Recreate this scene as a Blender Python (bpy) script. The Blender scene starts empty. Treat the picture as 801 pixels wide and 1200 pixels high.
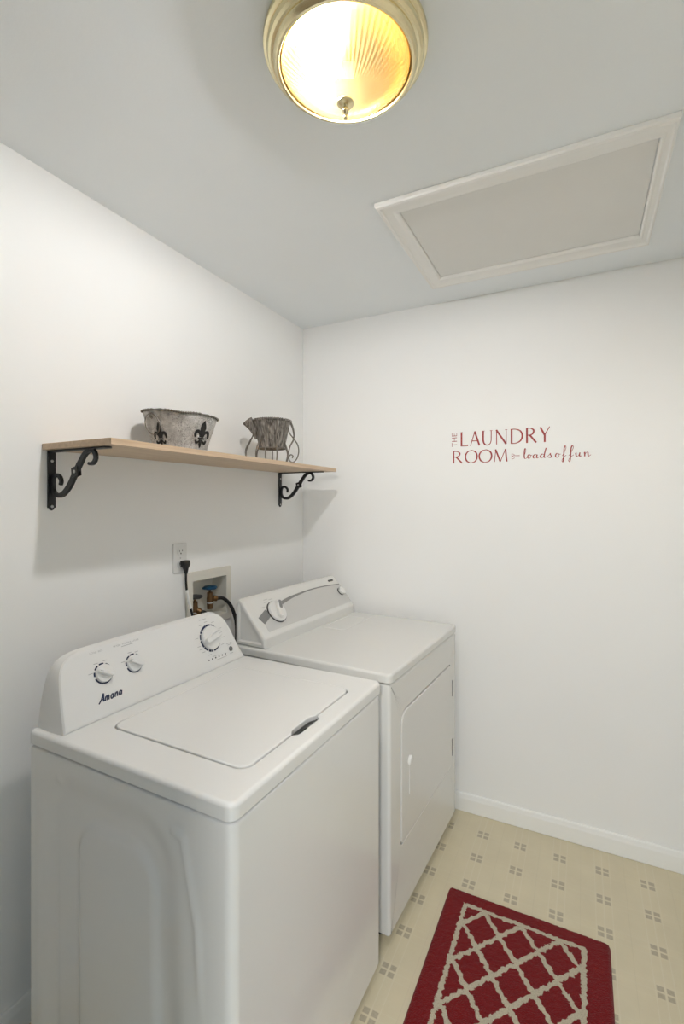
import bpy, bmesh, math, random
from mathutils import Vector, Matrix
random.seed(7)
S = bpy.context.scene
COL = S.collection
PI = math.pi
H = 2.44
D = 2.2985
RX = 1.84          # right wall
FY = -0.16         # wall behind the camera

# ------------------------------------------------------------------ materials
def srgb(r, g, b):
    f = lambda c: (c/255/12.92) if c/255 <= .04045 else ((c/255+.055)/1.055)**2.4
    return (f(r), f(g), f(b), 1)

def mat(name, col, rough=.5, metal=0., var=.0, vscale=8., bump=0., bscale=60., coat=0., spec=.5, trans=0.):
    m = bpy.data.materials.new(name); m.use_nodes = True
    nt = m.node_tree; N = nt.nodes; L = nt.links
    p = N['Principled BSDF']
    p.inputs['Base Color'].default_value = col
    p.inputs['Roughness'].default_value = rough
    p.inputs['Metallic'].default_value = metal
    p.inputs['Coat Weight'].default_value = coat
    p.inputs['Coat Roughness'].default_value = .12
    p.inputs['Specular IOR Level'].default_value = spec
    tc = N.new('ShaderNodeTexCoord')
    if var > 0:
        n = N.new('ShaderNodeTexNoise'); n.inputs['Scale'].default_value = vscale; n.inputs['Detail'].default_value = 4
        L.new(tc.outputs['Object'], n.inputs['Vector'])
        mx = N.new('ShaderNodeMix'); mx.data_type = 'RGBA'
        mx.inputs['A'].default_value = tuple(c*(1-var) for c in col[:3])+(1,)
        mx.inputs['B'].default_value = tuple(min(1, c*(1+var)) for c in col[:3])+(1,)
        L.new(n.outputs['Fac'], mx.inputs['Factor']); L.new(mx.outputs['Result'], p.inputs['Base Color'])
    if bump > 0:
        n2 = N.new('ShaderNodeTexNoise'); n2.inputs['Scale'].default_value = bscale; n2.inputs['Detail'].default_value = 3
        L.new(tc.outputs['Object'], n2.inputs['Vector'])
        b = N.new('ShaderNodeBump'); b.inputs['Strength'].default_value = bump; b.inputs['Distance'].default_value = .002
        L.new(n2.outputs['Fac'], b.inputs['Height']); L.new(b.outputs['Normal'], p.inputs['Normal'])
    return m

M = {}
M['wall'] = mat('wall_paint', (.885, .89, .88, 1), .55, var=.012, vscale=3, bump=.06, bscale=220)
M['front'] = mat('front_wall_taupe', (.24, .205, .165, 1), .6, var=.03)
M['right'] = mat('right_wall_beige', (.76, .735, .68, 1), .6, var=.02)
M['ceiling'] = mat('ceiling_paint', (.88, .92, .945, 1), .8, var=.012, vscale=3, bump=.08, bscale=160)
M['trim'] = mat('trim_paint', (.88, .88, .855, 1), .35, var=.01)
M['enamel'] = mat('white_enamel', (.82, .82, .80, 1), .22, var=.01, vscale=4, coat=.3)
M['plastic'] = mat('white_plastic', (.80, .80, .785, 1), .33, var=.008, vscale=6)
M['dryer'] = mat('dryer_enamel', (.76, .76, .735, 1), .25, var=.01, vscale=4, coat=.3)
M['overlay'] = mat('silver_overlay', (.60, .60, .585, 1), .38, var=.01)
M['dark_grey'] = mat('dark_grey_plastic', (.05, .05, .05, 1), .5, var=.1)
M['mid_grey'] = mat('grey_print', (.24, .24, .235, 1), .5, var=.05)
M['light_print'] = mat('pale_print', (.45, .45, .45, 1), .5, var=.05)
M['navy'] = mat('navy_print', (.012, .022, .07, 1), .35, var=.1)
M['gap_shade'] = mat('dark_gap_shade', (.03, .033, .033, 1), .7, var=.1)
M['iron'] = mat('black_iron', (.006, .007, .009, 1), .42, var=.2, vscale=40, bump=.2, bscale=120)
M['screw'] = mat('screw_steel', (.6, .6, .6, 1), .3, 1., var=.05)
M['brass'] = mat('polished_brass', (.84, .75, .48, 1), .26, 1., var=.04, vscale=12)
M['old_brass'] = mat('tarnished_brass', (.21, .12, .055, 1), .42, .85, var=.25, vscale=60, bump=.2)
M['blue_handle'] = mat('blue_valve_paint', (.006, .06, .13, 1), .4, var=.15, vscale=50)
M['rubber'] = mat('black_rubber', (.008, .008, .009, 1), .45, var=.15, vscale=30)
M['cream_plastic'] = mat('cream_box_plastic', (.70, .68, .61, 1), .5, var=.04, vscale=14)
M['wallplate'] = mat('outlet_plastic', (.78, .78, .76, 1), .35, var=.01)
M['slot'] = mat('dark_slot', (.03, .03, .03, 1), .7, var=.1)
M['decal'] = mat('red_vinyl', (.33, .028, .024, 1), .5, var=.12, vscale=30)
M['wire'] = mat('aged_wire', (.20, .18, .155, 1), .5, .4, var=.3, vscale=70, bump=.3, bscale=150)
M['fleur'] = mat('black_paint', (.007, .007, .007, 1), .6, var=.2, vscale=50)
M['bulb_base'] = mat('bulb_socket', (.42, .27, .08, 1), .5, var=.03)

def wood_mat():
    m = bpy.data.materials.new('maple_laminate'); m.use_nodes = True
    N = m.node_tree.nodes; L = m.node_tree.links; p = N['Principled BSDF']
    tc = N.new('ShaderNodeTexCoord'); mp = N.new('ShaderNodeMapping'); mp.inputs['Scale'].default_value = (60, 2.2, 60)
    L.new(tc.outputs['Object'], mp.inputs['Vector'])
    n = N.new('ShaderNodeTexNoise'); n.inputs['Scale'].default_value = 1.6; n.inputs['Detail'].default_value = 6; n.inputs['Distortion'].default_value = .6
    L.new(mp.outputs['Vector'], n.inputs['Vector'])
    r = N.new('ShaderNodeValToRGB')
    r.color_ramp.elements[0].position = .3; r.color_ramp.elements[0].color = (.55, .40, .265, 1)
    r.color_ramp.elements[1].position = .7; r.color_ramp.elements[1].color = (.69, .53, .375, 1)
    L.new(n.outputs['Fac'], r.inputs['Fac']); L.new(r.outputs['Color'], p.inputs['Base Color'])
    p.inputs['Roughness'].default_value = .45
    return m
M['wood'] = wood_mat()

# small node-graph arithmetic helper
class G:
    def __init__(s, m): s.N = m.node_tree.nodes; s.L = m.node_tree.links
    def op(s, o, a, b=None, c=None):
        n = s.N.new('ShaderNodeMath'); n.operation = o
        for i, v in enumerate((a, b, c)):
            if v is None: continue
            if isinstance(v, (int, float)): n.inputs[i].default_value = v
            else: s.L.new(v, n.inputs[i])
        return n.outputs[0]
    def band(s, x, c, w, soft):      # 1 inside |x-c|<w
        d = s.op('ABSOLUTE', s.op('SUBTRACT', x, c))
        return s.step(d, w, soft)
    def step(s, d, w, soft):         # 1 where d<w
        n = s.N.new('ShaderNodeMapRange'); n.interpolation_type = 'SMOOTHSTEP'
        n.inputs['From Min'].default_value = w-soft; n.inputs['From Max'].default_value = w+soft
        n.inputs['To Min'].default_value = 1; n.inputs['To Max'].default_value = 0
        s.L.new(d, n.inputs['Value']); return n.outputs['Result']
    def mix(s, f, a, b):
        n = s.N.new('ShaderNodeMix'); n.data_type = 'RGBA'
        if isinstance(f, (int, float)): n.inputs['Factor'].default_value = f
        else: s.L.new(f, n.inputs['Factor'])
        for k, v in (('A', a), ('B', b)):
            if isinstance(v, tuple): n.inputs[k].default_value = v
            else: s.L.new(v, n.inputs[k])
        return n.outputs['Result']

def tin_mat():
    m = bpy.data.materials.new('embossed_galvanised_tin'); m.use_nodes = True
    N = m.node_tree.nodes; L = m.node_tree.links; p = N['Principled BSDF']
    tc = N.new('ShaderNodeTexCoord')
    n = N.new('ShaderNodeTexNoise'); n.inputs['Scale'].default_value = 34; n.inputs['Detail'].default_value = 5
    L.new(tc.outputs['Object'], n.inputs['Vector'])
    r = N.new('ShaderNodeValToRGB')
    r.color_ramp.elements[0].position = .3; r.color_ramp.elements[0].color = (.44, .435, .42, 1)
    r.color_ramp.elements[1].position = .72; r.color_ramp.elements[1].color = (.84, .83, .81, 1)
    L.new(n.outputs['Fac'], r.inputs['Fac']); L.new(r.outputs['Color'], p.inputs['Base Color'])
    p.inputs['Metallic'].default_value = .22; p.inputs['Roughness'].default_value = .4
    tin_col = r.outputs['Color']
    w = N.new('ShaderNodeTexWave'); w.wave_type = 'RINGS'; w.inputs['Scale'].default_value = 30; w.inputs['Distortion'].default_value = 26; w.inputs['Detail'].default_value = 2; w.inputs['Detail Scale'].default_value = 2.6
    L.new(tc.outputs['Object'], w.inputs['Vector'])
    g = G(m); v = N.new('ShaderNodeTexVoronoi'); v.feature = 'DISTANCE_TO_EDGE'; v.inputs['Scale'].default_value = 75
    dn = N.new('ShaderNodeTexNoise'); dn.inputs['Scale'].default_value = 60; dn.inputs['Detail'].default_value = 2; L.new(tc.outputs['Object'], dn.inputs['Vector'])
    mxv = N.new('ShaderNodeMix'); mxv.data_type = 'VECTOR'; mxv.inputs['Factor'].default_value = .035; L.new(tc.outputs['Object'], mxv.inputs['A']); L.new(dn.outputs['Color'], mxv.inputs['B'])
    L.new(mxv.outputs['Result'], v.inputs['Vector'])
    ln = g.step(v.outputs['Distance'], .045, .03)
    pn = N.new('ShaderNodeTexNoise'); pn.inputs['Scale'].default_value = 22; L.new(tc.outputs['Object'], pn.inputs['Vector'])
    patch = g.step(g.op('SUBTRACT', 1, pn.outputs['Fac']), .50, .06)
    L.new(g.mix(g.op('MULTIPLY', g.op('MULTIPLY', ln, patch), .55), tin_col, (.12, .115, .105, 1)), p.inputs['Base Color'])
    b = N.new('ShaderNodeBump'); b.inputs['Strength'].default_value = .8; b.inputs['Distance'].default_value = .004
    L.new(w.outputs['Fac'], b.inputs['Height']); L.new(b.outputs['Normal'], p.inputs['Normal'])
    return m
M['tin'] = tin_mat()

def twig_mat():
    m = bpy.data.materials.new('grey_twig'); m.use_nodes = True
    N = m.node_tree.nodes; L = m.node_tree.links; p = N['Principled BSDF']
    tc = N.new('ShaderNodeTexCoord'); mp = N.new('ShaderNodeMapping'); mp.inputs['Scale'].default_value = (130, 130, 22)
    L.new(tc.outputs['Object'], mp.inputs['Vector'])
    n = N.new('ShaderNodeTexNoise'); n.inputs['Scale'].default_value = 1; n.inputs['Detail'].default_value = 4
    L.new(mp.outputs['Vector'], n.inputs['Vector'])
    r = N.new('ShaderNodeValToRGB')
    r.color_ramp.elements[0].position = .35; r.color_ramp.elements[0].color = (.055, .047, .040, 1)
    r.color_ramp.elements[1].position = .68; r.color_ramp.elements[1].color = (.37, .345, .31, 1)
    L.new(n.outputs['Fac'], r.inputs['Fac']); L.new(r.outputs['Color'], p.inputs['Base Color'])
    p.inputs['Roughness'].default_value = .8
    b = N.new('ShaderNodeBump'); b.inputs['Strength'].default_value = .8; b.inputs['Distance'].default_value = .003
    L.new(n.outputs['Fac'], b.inputs['Height']); L.new(b.outputs['Normal'], p.inputs['Normal'])
    return m
M['twig'] = twig_mat()

def floor_mat():
    m = bpy.data.materials.new('vinyl_floor'); m.use_nodes = True
    g = G(m); N = g.N; L = g.L; p = N['Principled BSDF']
    tc = N.new('ShaderNodeTexCoord'); sp = N.new('ShaderNodeSeparateXYZ'); L.new(tc.outputs['Object'], sp.inputs[0])
    px, py = .1535, .1515
    x = g.op('SUBTRACT', sp.outputs['X'], .8562 - .5*px - 10*px); y = g.op('SUBTRACT', sp.outputs['Y'], 1.860 - .5*py - 20*py)
    u = g.op('SUBTRACT', g.op('MODULO', x, px), .5*px)      # motif at u=v=0
    v = g.op('SUBTRACT', g.op('MODULO', y, py), .5*py)
    au, av = g.op('ABSOLUTE', u), g.op('ABSOLUTE', v)
    sq = g.op('MULTIPLY', g.band(au, .0130, .0095, .0012), g.band(av, .0120, .0088, .0012))
    n = N.new('ShaderNodeTexNoise'); n.inputs['Scale'].default_value = 140; n.inputs['Detail'].default_value = 3
    L.new(tc.outputs['Object'], n.inputs['Vector'])
    big = N.new('ShaderNodeTexNoise'); big.inputs['Scale'].default_value = 9; big.inputs['Detail'].default_value = 4
    L.new(tc.outputs['Object'], big.inputs['Vector'])
    base = g.mix(big.outputs['Fac'], (.61, .545, .385, 1), (.73, .66, .475, 1))
    base = g.mix(g.op('MULTIPLY', n.outputs['Fac'], .25), base, (.70, .65, .52, 1))
    # pale twin lines running between the motifs, faint tile joints
    ln = g.op('MAXIMUM', g.band(au, .0265, .0013, .0008), g.band(au, .0005, .0011, .0008))
    base = g.mix(g.op('MULTIPLY', ln, .28), base, (.76, .72, .61, 1))
    ln2 = g.op('MAXIMUM', g.band(av, .0250, .0012, .0008), g.band(av, .0005, .0010, .0008))
    base = g.mix(g.op('MULTIPLY', ln2, .22), base, (.72, .68, .56, 1))
    jt = g.band(au, .5*px, .0012, .0008)
    base = g.mix(g.op('MULTIPLY', jt, .10), base, (.40, .36, .27, 1))
    mot = g.mix(n.outputs['Fac'], (.31, .265, .19, 1), (.52, .465, .355, 1))
    fin = g.mix(g.op('MULTIPLY', sq, .85), base, mot)
    L.new(fin, p.inputs['Base Color']); p.inputs['Roughness'].default_value = .42
    b = N.new('ShaderNodeBump'); b.inputs['Strength'].default_value = .12; b.inputs['Distance'].default_value = .001
    L.new(n.outputs['Fac'], b.inputs['Height']); L.new(b.outputs['Normal'], p.inputs['Normal'])
    return m
M['floor'] = floor_mat()

RUG = (.950, 1.483, .985, 1.8095)
def rug_mat():
    m = bpy.data.materials.new('tufted_rug'); m.use_nodes = True
    g = G(m); N = g.N; L = g.L; p = N['Principled BSDF']
    tc = N.new('ShaderNodeTexCoord')
    nz = N.new('ShaderNodeTexNoise'); nz.inputs['Scale'].default_value = 75; nz.inputs['Detail'].default_value = 2
    L.new(tc.outputs['Object'], nz.inputs['Vector'])
    ws = N.new('ShaderNodeSeparateColor'); L.new(nz.outputs['Color'], ws.inputs[0])
    sp = N.new('ShaderNodeSeparateXYZ'); L.new(tc.outputs['Object'], sp.inputs[0])
    x = g.op('ADD', sp.outputs['X'], g.op('MULTIPLY', g.op('SUBTRACT', ws.outputs[0], .5), .019))
    y = g.op('ADD', sp.outputs['Y'], g.op('MULTIPLY', g.op('SUBTRACT', ws.outputs[1], .5), .019))
    # object origin = rug centre
    cx, cy = .5*(RUG[0]+RUG[1]), .5*(RUG[2]+RUG[3])
    ex, ey = .1985, .5*(RUG[3]-RUG[2])-.056
    ax = g.op('SUBTRACT', g.op('ABSOLUTE', g.op('SUBTRACT', x, 1.2135-cx)), ex)
    ay = g.op('SUBTRACT', g.op('ABSOLUTE', y), ey)
    d = g.op('MAXIMUM', ax, ay)                       # <0 inside the frame line
    frame = g.band(d, -.0068, .0072, .0012)
    inside = g.step(d, -.006, .001)
    X = g.op('DIVIDE', g.op('SUBTRACT', x, 1.0915-cx), .1205)
    Y = g.op('DIVIDE', g.op('SUBTRACT', y, 1.742-cy), .149)
    def fam(t):
        f = g.op('SUBTRACT', g.op('FRACT', g.op('ADD', t, 100.5)), .5)
        return g.op('ABSOLUTE', f)
    # stepped zig-zag wobble of each line along its length
    a0 = g.op('ADD', X, Y); b0 = g.op('SUBTRACT', X, Y)
    a = g.op('ADD', a0, g.op('MULTIPLY', g.op('SINE', g.op('MULTIPLY', b0, 2*PI*3)), .014))
    b = g.op('ADD', b0, g.op('MULTIPLY', g.op('SINE', g.op('MULTIPLY', a0, 2*PI*3)), .014))
    lat = g.op('MULTIPLY', g.op('MAXIMUM', g.step(fam(a), .080, .012), g.step(fam(b), .080, .012)), inside)
    f = g.op('MAXIMUM', frame, lat)
    fine = N.new('ShaderNodeTexNoise'); fine.inputs['Scale'].default_value = 320; fine.inputs['Detail'].default_value = 2
    L.new(tc.outputs['Object'], fine.inputs['Vector'])
    red = g.mix(fine.outputs['Fac'], (.08, .002, .003, 1), (.29, .008, .012, 1))
    cream = g.mix(fine.outputs['Fac'], (.34, .30, .21, 1), (.74, .68, .54, 1))
    L.new(g.mix(f, red, cream), p.inputs['Base Color'])
    p.inputs['Roughness'].default_value = .95; p.inputs['Specular IOR Level'].default_value = .1
    p.inputs['Sheen Weight'].default_value = .15
    bp = N.new('ShaderNodeBump'); bp.inputs['Strength'].default_value = .9; bp.inputs['Distance'].default_value = .004
    L.new(fine.outputs['Fac'], bp.inputs['Height']); L.new(bp.outputs['Normal'], p.inputs['Normal'])
    return m
M['rug'] = rug_mat()

def shade_mat():
    m = bpy.data.materials.new('ribbed_clear_glass'); m.use_nodes = True
    N = m.node_tree.nodes; L = m.node_tree.links
    out = N['Material Output']; N.remove(N['Principled BSDF'])
    tr = N.new('ShaderNodeBsdfTransparent'); tr.inputs['Color'].default_value = (.97, .965, .95, 1)
    tl = N.new('ShaderNodeBsdfTranslucent'); tl.inputs['Color'].default_value = (1, .74, .36, 1)
    gl = N.new('ShaderNodeBsdfGlossy'); gl.inputs['Color'].default_value = (1, 1, 1, 1); gl.inputs['Roughness'].default_value = .08
    tc = N.new('ShaderNodeTexCoord'); sp = N.new('ShaderNodeSeparateXYZ'); L.new(tc.outputs['Object'], sp.inputs[0])
    g = G(m)
    # moulded prism ribs swirling out from the middle of the bowl
    ang = g.op('ARCTAN2', sp.outputs['Y'], sp.outputs['X'])
    rad = g.op('SQRT', g.op('ADD', g.op('MULTIPLY', sp.outputs['X'], sp.outputs['X']), g.op('MULTIPLY', sp.outputs['Y'], sp.outputs['Y'])))
    ph = g.op('ADD', g.op('MULTIPLY', ang, 64), g.op('MULTIPLY', rad, 60))
    sn = g.op('MULTIPLY_ADD', g.op('SINE', ph), .5, .5)
    m1 = N.new('ShaderNodeMixShader')
    mr = N.new('ShaderNodeMapRange'); mr.inputs['To Min'].default_value = .003; mr.inputs['To Max'].default_value = .034
    L.new(sn, mr.inputs['Value']); L.new(mr.outputs['Result'], m1.inputs['Fac'])
    L.new(tr.outputs[0], m1.inputs[1]); L.new(tl.outputs[0], m1.inputs[2])
    fr = N.new('ShaderNodeFresnel'); fr.inputs['IOR'].default_value = 1.45
    m2 = N.new('ShaderNodeMixShader'); L.new(fr.outputs[0], m2.inputs['Fac'])
    L.new(m1.outputs[0], m2.inputs[1]); L.new(gl.outputs[0], m2.inputs[2])
    L.new(m2.outputs[0], out.inputs['Surface'])
    return m
M['shade'] = shade_mat()

def emit_mat(name, col, k):
    m = bpy.data.materials.new(name); m.use_nodes = True
    p = m.node_tree.nodes['Principled BSDF']; p.inputs['Base Color'].default_value = (.9, .9, .9, 1)
    p.inputs['Emission Color'].default_value = col; p.inputs['Emission Strength'].default_value = k
    return m
M['bulb'] = emit_mat('lit_bulb', (.985, .98, 1, 1), 740)

# ------------------------------------------------------------------ object helpers
def finish(name, bm, m, parent=None, angle=35, off=None, weighted=True):
    off = off if off is not None else (Vector(parent['_o']) if parent is not None and '_o' in parent else None)
    if off is not None: bmesh.ops.translate(bm, verts=bm.verts, vec=-Vector(off))
    bmesh.ops.recalc_face_normals(bm, faces=bm.faces)
    me = bpy.data.meshes.new(name); bm.to_mesh(me); bm.free()
    for p in me.polygons: p.use_smooth = True
    me.set_sharp_from_angle(angle=math.radians(angle))
    me.materials.append(m)
    o = bpy.data.objects.new(name, me); COL.objects.link(o)
    if weighted:
        wn_ = o.modifiers.new('weighted_normals', 'WEIGHTED_NORMAL'); wn_.keep_sharp = True; wn_.weight = 90
    if parent is not None:
        o.parent = parent
        if '_o' in parent: o['_o'] = tuple(parent['_o'])
    return o

def raw(name, bm, m, parent=None, angle=35, off=None):   # like finish but keeps face winding as built
    off = off if off is not None else (Vector(parent['_o']) if parent is not None and '_o' in parent else None)
    if off is not None: bmesh.ops.translate(bm, verts=bm.verts, vec=-Vector(off))
    me = bpy.data.meshes.new(name); bm.to_mesh(me); bm.free()
    for p in me.polygons: p.use_smooth = True
    me.set_sharp_from_angle(angle=math.radians(angle))
    me.materials.append(m)
    o = bpy.data.objects.new(name, me); COL.objects.link(o)
    if parent is not None:
        o.parent = parent
        if '_o' in parent: o['_o'] = tuple(parent['_o'])
    return o

def tag(o, label, cat, group=None):
    o['label'] = label; o['category'] = cat
    if group: o['group'] = group
    return o

def thing(name, loc, label, cat, rz=0, off=(0, 0, 0), group=None):
    """An Empty at the thing's base; off = where the base sits in the coordinates its parts are written in."""
    o = bpy.data.objects.new(name, None); COL.objects.link(o)
    o.empty_display_size = .1
    o.location = loc; o.rotation_euler = (0, 0, rz); o['_o'] = tuple(off)
    return tag(o, label, cat, group)

def struct(name, bm, m, off=None):
    o = finish(name, bm, m, None, off=off); 
    if off is not None: o.location = off
    o['kind'] = 'structure'; return o

# ------------------------------------------------------------------ shape helpers
def rrect(x0, x1, y0, y1, r, seg=6):
    rs = r if isinstance(r, (list, tuple)) else [r]*4           # bl, br, tr, tl
    out = []
    for (cx, cy, a0), q in zip(((x0, y0, PI), (x1, y0, 1.5*PI), (x1, y1, 0), (x0, y1, .5*PI)), rs):
        sx = 1 if cx == x0 else -1; sy = 1 if cy == y0 else -1
        for k in range(seg+1):
            a = a0+.5*PI*k/seg
            out.append((cx+sx*q+q*math.cos(a), cy+sy*q+q*math.sin(a)))
    return out

def inset(loop, d):
    n = len(loop); out = []
    for i in range(n):
        a, b, c = loop[i-1], loop[i], loop[(i+1) % n]
        t1 = Vector((b[0]-a[0], b[1]-a[1])); t2 = Vector((c[0]-b[0], c[1]-b[1]))
        if t1.length < 1e-9: t1 = t2.copy()
        if t2.length < 1e-9: t2 = t1.copy()
        t1.normalize(); t2.normalize()
        n1 = Vector((-t1.y, t1.x)); n2 = Vector((-t2.y, t2.x)); nn = n1+n2
        if nn.length < 1e-6: nn = n1
        nn.normalize(); k = max(.35, nn.dot(n1))
        out.append((b[0]+nn.x*d/k, b[1]+nn.y*d/k))
    return out

def vloop(bm, pts): return [bm.verts.new(p) for p in pts]
def bridge(bm, A, B):
    n = len(A)
    for i in range(n):
        j = (i+1) % n
        try: bm.faces.new((A[i], A[j], B[j], B[i]))
        except ValueError: pass

ID = lambda u, v, h: Vector((u, v, h))
def prism(bm, loop, Mf=ID, h0=0, h1=.01, bev=0., seg=3, bev0=0.):
    rings = []
    if bev0 > 0:
        for k in range(seg+1):
            a = .5*PI*k/seg
            rings.append((bev0*(1-math.sin(a)), h0+bev0*(1-math.cos(a))))
    else: rings.append((0, h0))
    if bev > 0:
        for k in range(seg+1):
            a = .5*PI*k/seg
            rings.append((bev*(1-math.cos(a)), h1-bev+bev*math.sin(a)))
    else: rings.append((0, h1))
    vs = [vloop(bm, [Mf(u, v, h) for u, v in (inset(loop, d) if d > 0 else loop)]) for d, h in rings]
    for a, b in zip(vs, vs[1:]): bridge(bm, a, b)
    bm.faces.new(vs[0][::-1]); bm.faces.new(vs[-1])

def ring(bm, outer, inner, Mf, h0, h1, depth, bev=.004, seg=3, ib=.002):
    """Slab with a recess: outer outline, inner outline (same point count)."""
    n = len(outer)
    A = [vloop(bm, [Mf(u, v, h0) for u, v in outer])]
    for k in range(seg+1):
        a = .5*PI*k/seg
        A.append(vloop(bm, [Mf(u, v, h1-bev+bev*math.sin(a)) for u, v in inset(outer, bev*(1-math.cos(a)))]))
    A.append(vloop(bm, [Mf(u, v, h1) for u, v in inset(inner, -ib)]))
    A.append(vloop(bm, [Mf(u, v, h1-ib*.4) for u, v in inset(inner, -ib*.4)]))
    A.append(vloop(bm, [Mf(u, v, h1-ib) for u, v in inner]))
    A.append(vloop(bm, [Mf(u, v, h1-depth) for u, v in inner]))
    for a, b in zip(A, A[1:]): bridge(bm, a, b)
    if depth < h1-h0: bm.faces.new(A[0][::-1])
    bm.faces.new(A[-1])

def box(bm, x0, x1, y0, y1, z0, z1, bev=0., seg=2):
    c = Matrix.Translation(((x0+x1)/2, (y0+y1)/2, (z0+z1)/2)) @ Matrix.Diagonal((x1-x0, y1-y0, z1-z0, 1))
    r = bmesh.ops.create_cube(bm, size=1, matrix=c)
    if bev > 0:
        es = list({e for v in r['verts'] for e in v.link_edges})
        bmesh.ops.bevel(bm, geom=es, offset=bev, segments=seg, profile=.5, affect='EDGES')

def cr(pts, k=6, closed=False):
    P = [Vector(p) for p in pts]; n = len(P); out = []
    rng = range(n if closed else n-1)
    for i in rng:
        p0 = P[(i-1) % n] if closed or i > 0 else 2*P[0]-P[1]
        p1, p2 = P[i], P[(i+1) % n]
        p3 = P[(i+2) % n] if closed or i+2 < n else 2*P[-1]-P[-2]
        for j in range(k):
            t = j/k
            out.append(.5*((2*p1)+(p2-p0)*t+(2*p0-5*p1+4*p2-p3)*t*t+(3*p1-p0-3*p2+p3)*t**3))
    if not closed: out.append(P[-1])
    return out

def tube(bm, pts, r, n=10, closed=False, flat=None):
    P = [Vector(p) for p in pts]; m = len(P)
    rr = r if isinstance(r, (list, tuple)) else [r]*m
    T = []
    for i in range(m):
        a = P[i-1] if (i > 0 or closed) else P[i]; b = P[(i+1) % m] if (i < m-1 or closed) else P[i]
        T.append((b-a).normalized())
    up = Vector((0, 0, 1)) if abs(T[0].z) < .9 else Vector((1, 0, 0))
    N0 = T[0].cross(up).normalized(); rings = []
    for i in range(m):
        N0 = (N0-T[i]*N0.dot(T[i])).normalized(); B = T[i].cross(N0)
        rings.append(vloop(bm, [P[i]+rr[i]*(math.cos(2*PI*k/n)*N0+math.sin(2*PI*k/n)*B) for k in range(n)]))
    for a, b in zip(rings, rings[1:]): bridge(bm, a, b)
    if closed: 
        # match the seam by nearest start vertex
        A, B = rings[-1], rings[0]
        k0 = min(range(n), key=lambda k: (A[0].co-B[k].co).length)
        bridge(bm, A, [B[(k0+i) % n] for i in range(n)])
    else:
        bm.faces.new(rings[0][::-1]); bm.faces.new(rings[-1])

def lathe(bm, prof, n=48, Mf=ID, fr=None):
    """prof: (r, h) list; fr(a, i) multiplies the radius."""
    rings = []
    for i, (r, h) in enumerate(prof):
        if r < 1e-6: rings.append([bm.verts.new(Mf(0, 0, h))])
        else:
            rings.append(vloop(bm, [Mf(r*(fr(2*PI*k/n, i) if fr else 1)*math.cos(2*PI*k/n), r*(fr(2*PI*k/n, i) if fr else 1)*math.sin(2*PI*k/n), h) for k in range(n)]))
    for a, b in zip(rings, rings[1:]):
        if len(a) == 1 and len(b) == 1: continue
        if len(a) == 1:
            for k in range(n): bm.faces.new((a[0], b[(k+1) % n], b[k]))
        elif len(b) == 1:
            for k in range(n): bm.faces.new((a[k], a[(k+1) % n], b[0]))
        else: bridge(bm, a, b)

def ribbon(bm, pts, w, Mf, h0, h1, cols=1):
    """Flat stroke of thickness h0..h1 following 2-D pts, width w (number or list)."""
    P = [Vector((p[0], p[1])) for p in pts]; m = len(P)
    ww = w if isinstance(w, (list, tuple)) else [w]*m
    if len(ww) != m: ww = [ww[min(len(ww)-1, int(i*(len(ww)-1)/(m-1)))]*(1-((i*(len(ww)-1)/(m-1)) % 1)) + ww[min(len(ww)-1, int(i*(len(ww)-1)/(m-1))+1)]*((i*(len(ww)-1)/(m-1)) % 1) for i in range(m)]
    top, bot = [], []
    for i in range(m):
        a = P[max(0, i-1)]; b = P[min(m-1, i+1)]; t = (b-a)
        t = t.normalized() if t.length > 0 else Vector((1, 0)); nn = Vector((-t.y, t.x))
        q = [P[i]+nn*ww[i]*(.5-k/cols) for k in range(cols+1)]
        top.append(vloop(bm, [Mf(v.x, v.y, h1) for v in q])); bot.append(vloop(bm, [Mf(v.x, v.y, h0) for v in q]))
    for i in range(m-1):
        for k in range(cols):
            bm.faces.new((top[i][k], top[i][k+1], top[i+1][k+1], top[i+1][k]))
            bm.faces.new((bot[i][k+1], bot[i][k], bot[i+1][k], bot[i+1][k+1]))
        bm.faces.new((bot[i][0], top[i][0], top[i+1][0], bot[i+1][0]))
        bm.faces.new((top[i][cols], bot[i][cols], bot[i+1][cols], top[i+1][cols]))
    for e in (0, m-1):
        for k in range(cols): 
            bm.faces.new((top[e][k], bot[e][k], bot[e][k+1], top[e][k+1]))

def arc(cx, cy, r, a0, a1, n=16): return [(cx+r*math.cos(math.radians(a0+(a1-a0)*k/n)), cy+r*math.sin(math.radians(a0+(a1-a0)*k/n))) for k in range(n+1)]

def disc(bm, cx, cy, r, Mf, h0, h1, bev=0, n=28):
    prism(bm, [(cx+r*math.cos(2*PI*k/n), cy+r*math.sin(2*PI*k/n)) for k in range(n)], Mf, h0, h1, bev)

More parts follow.
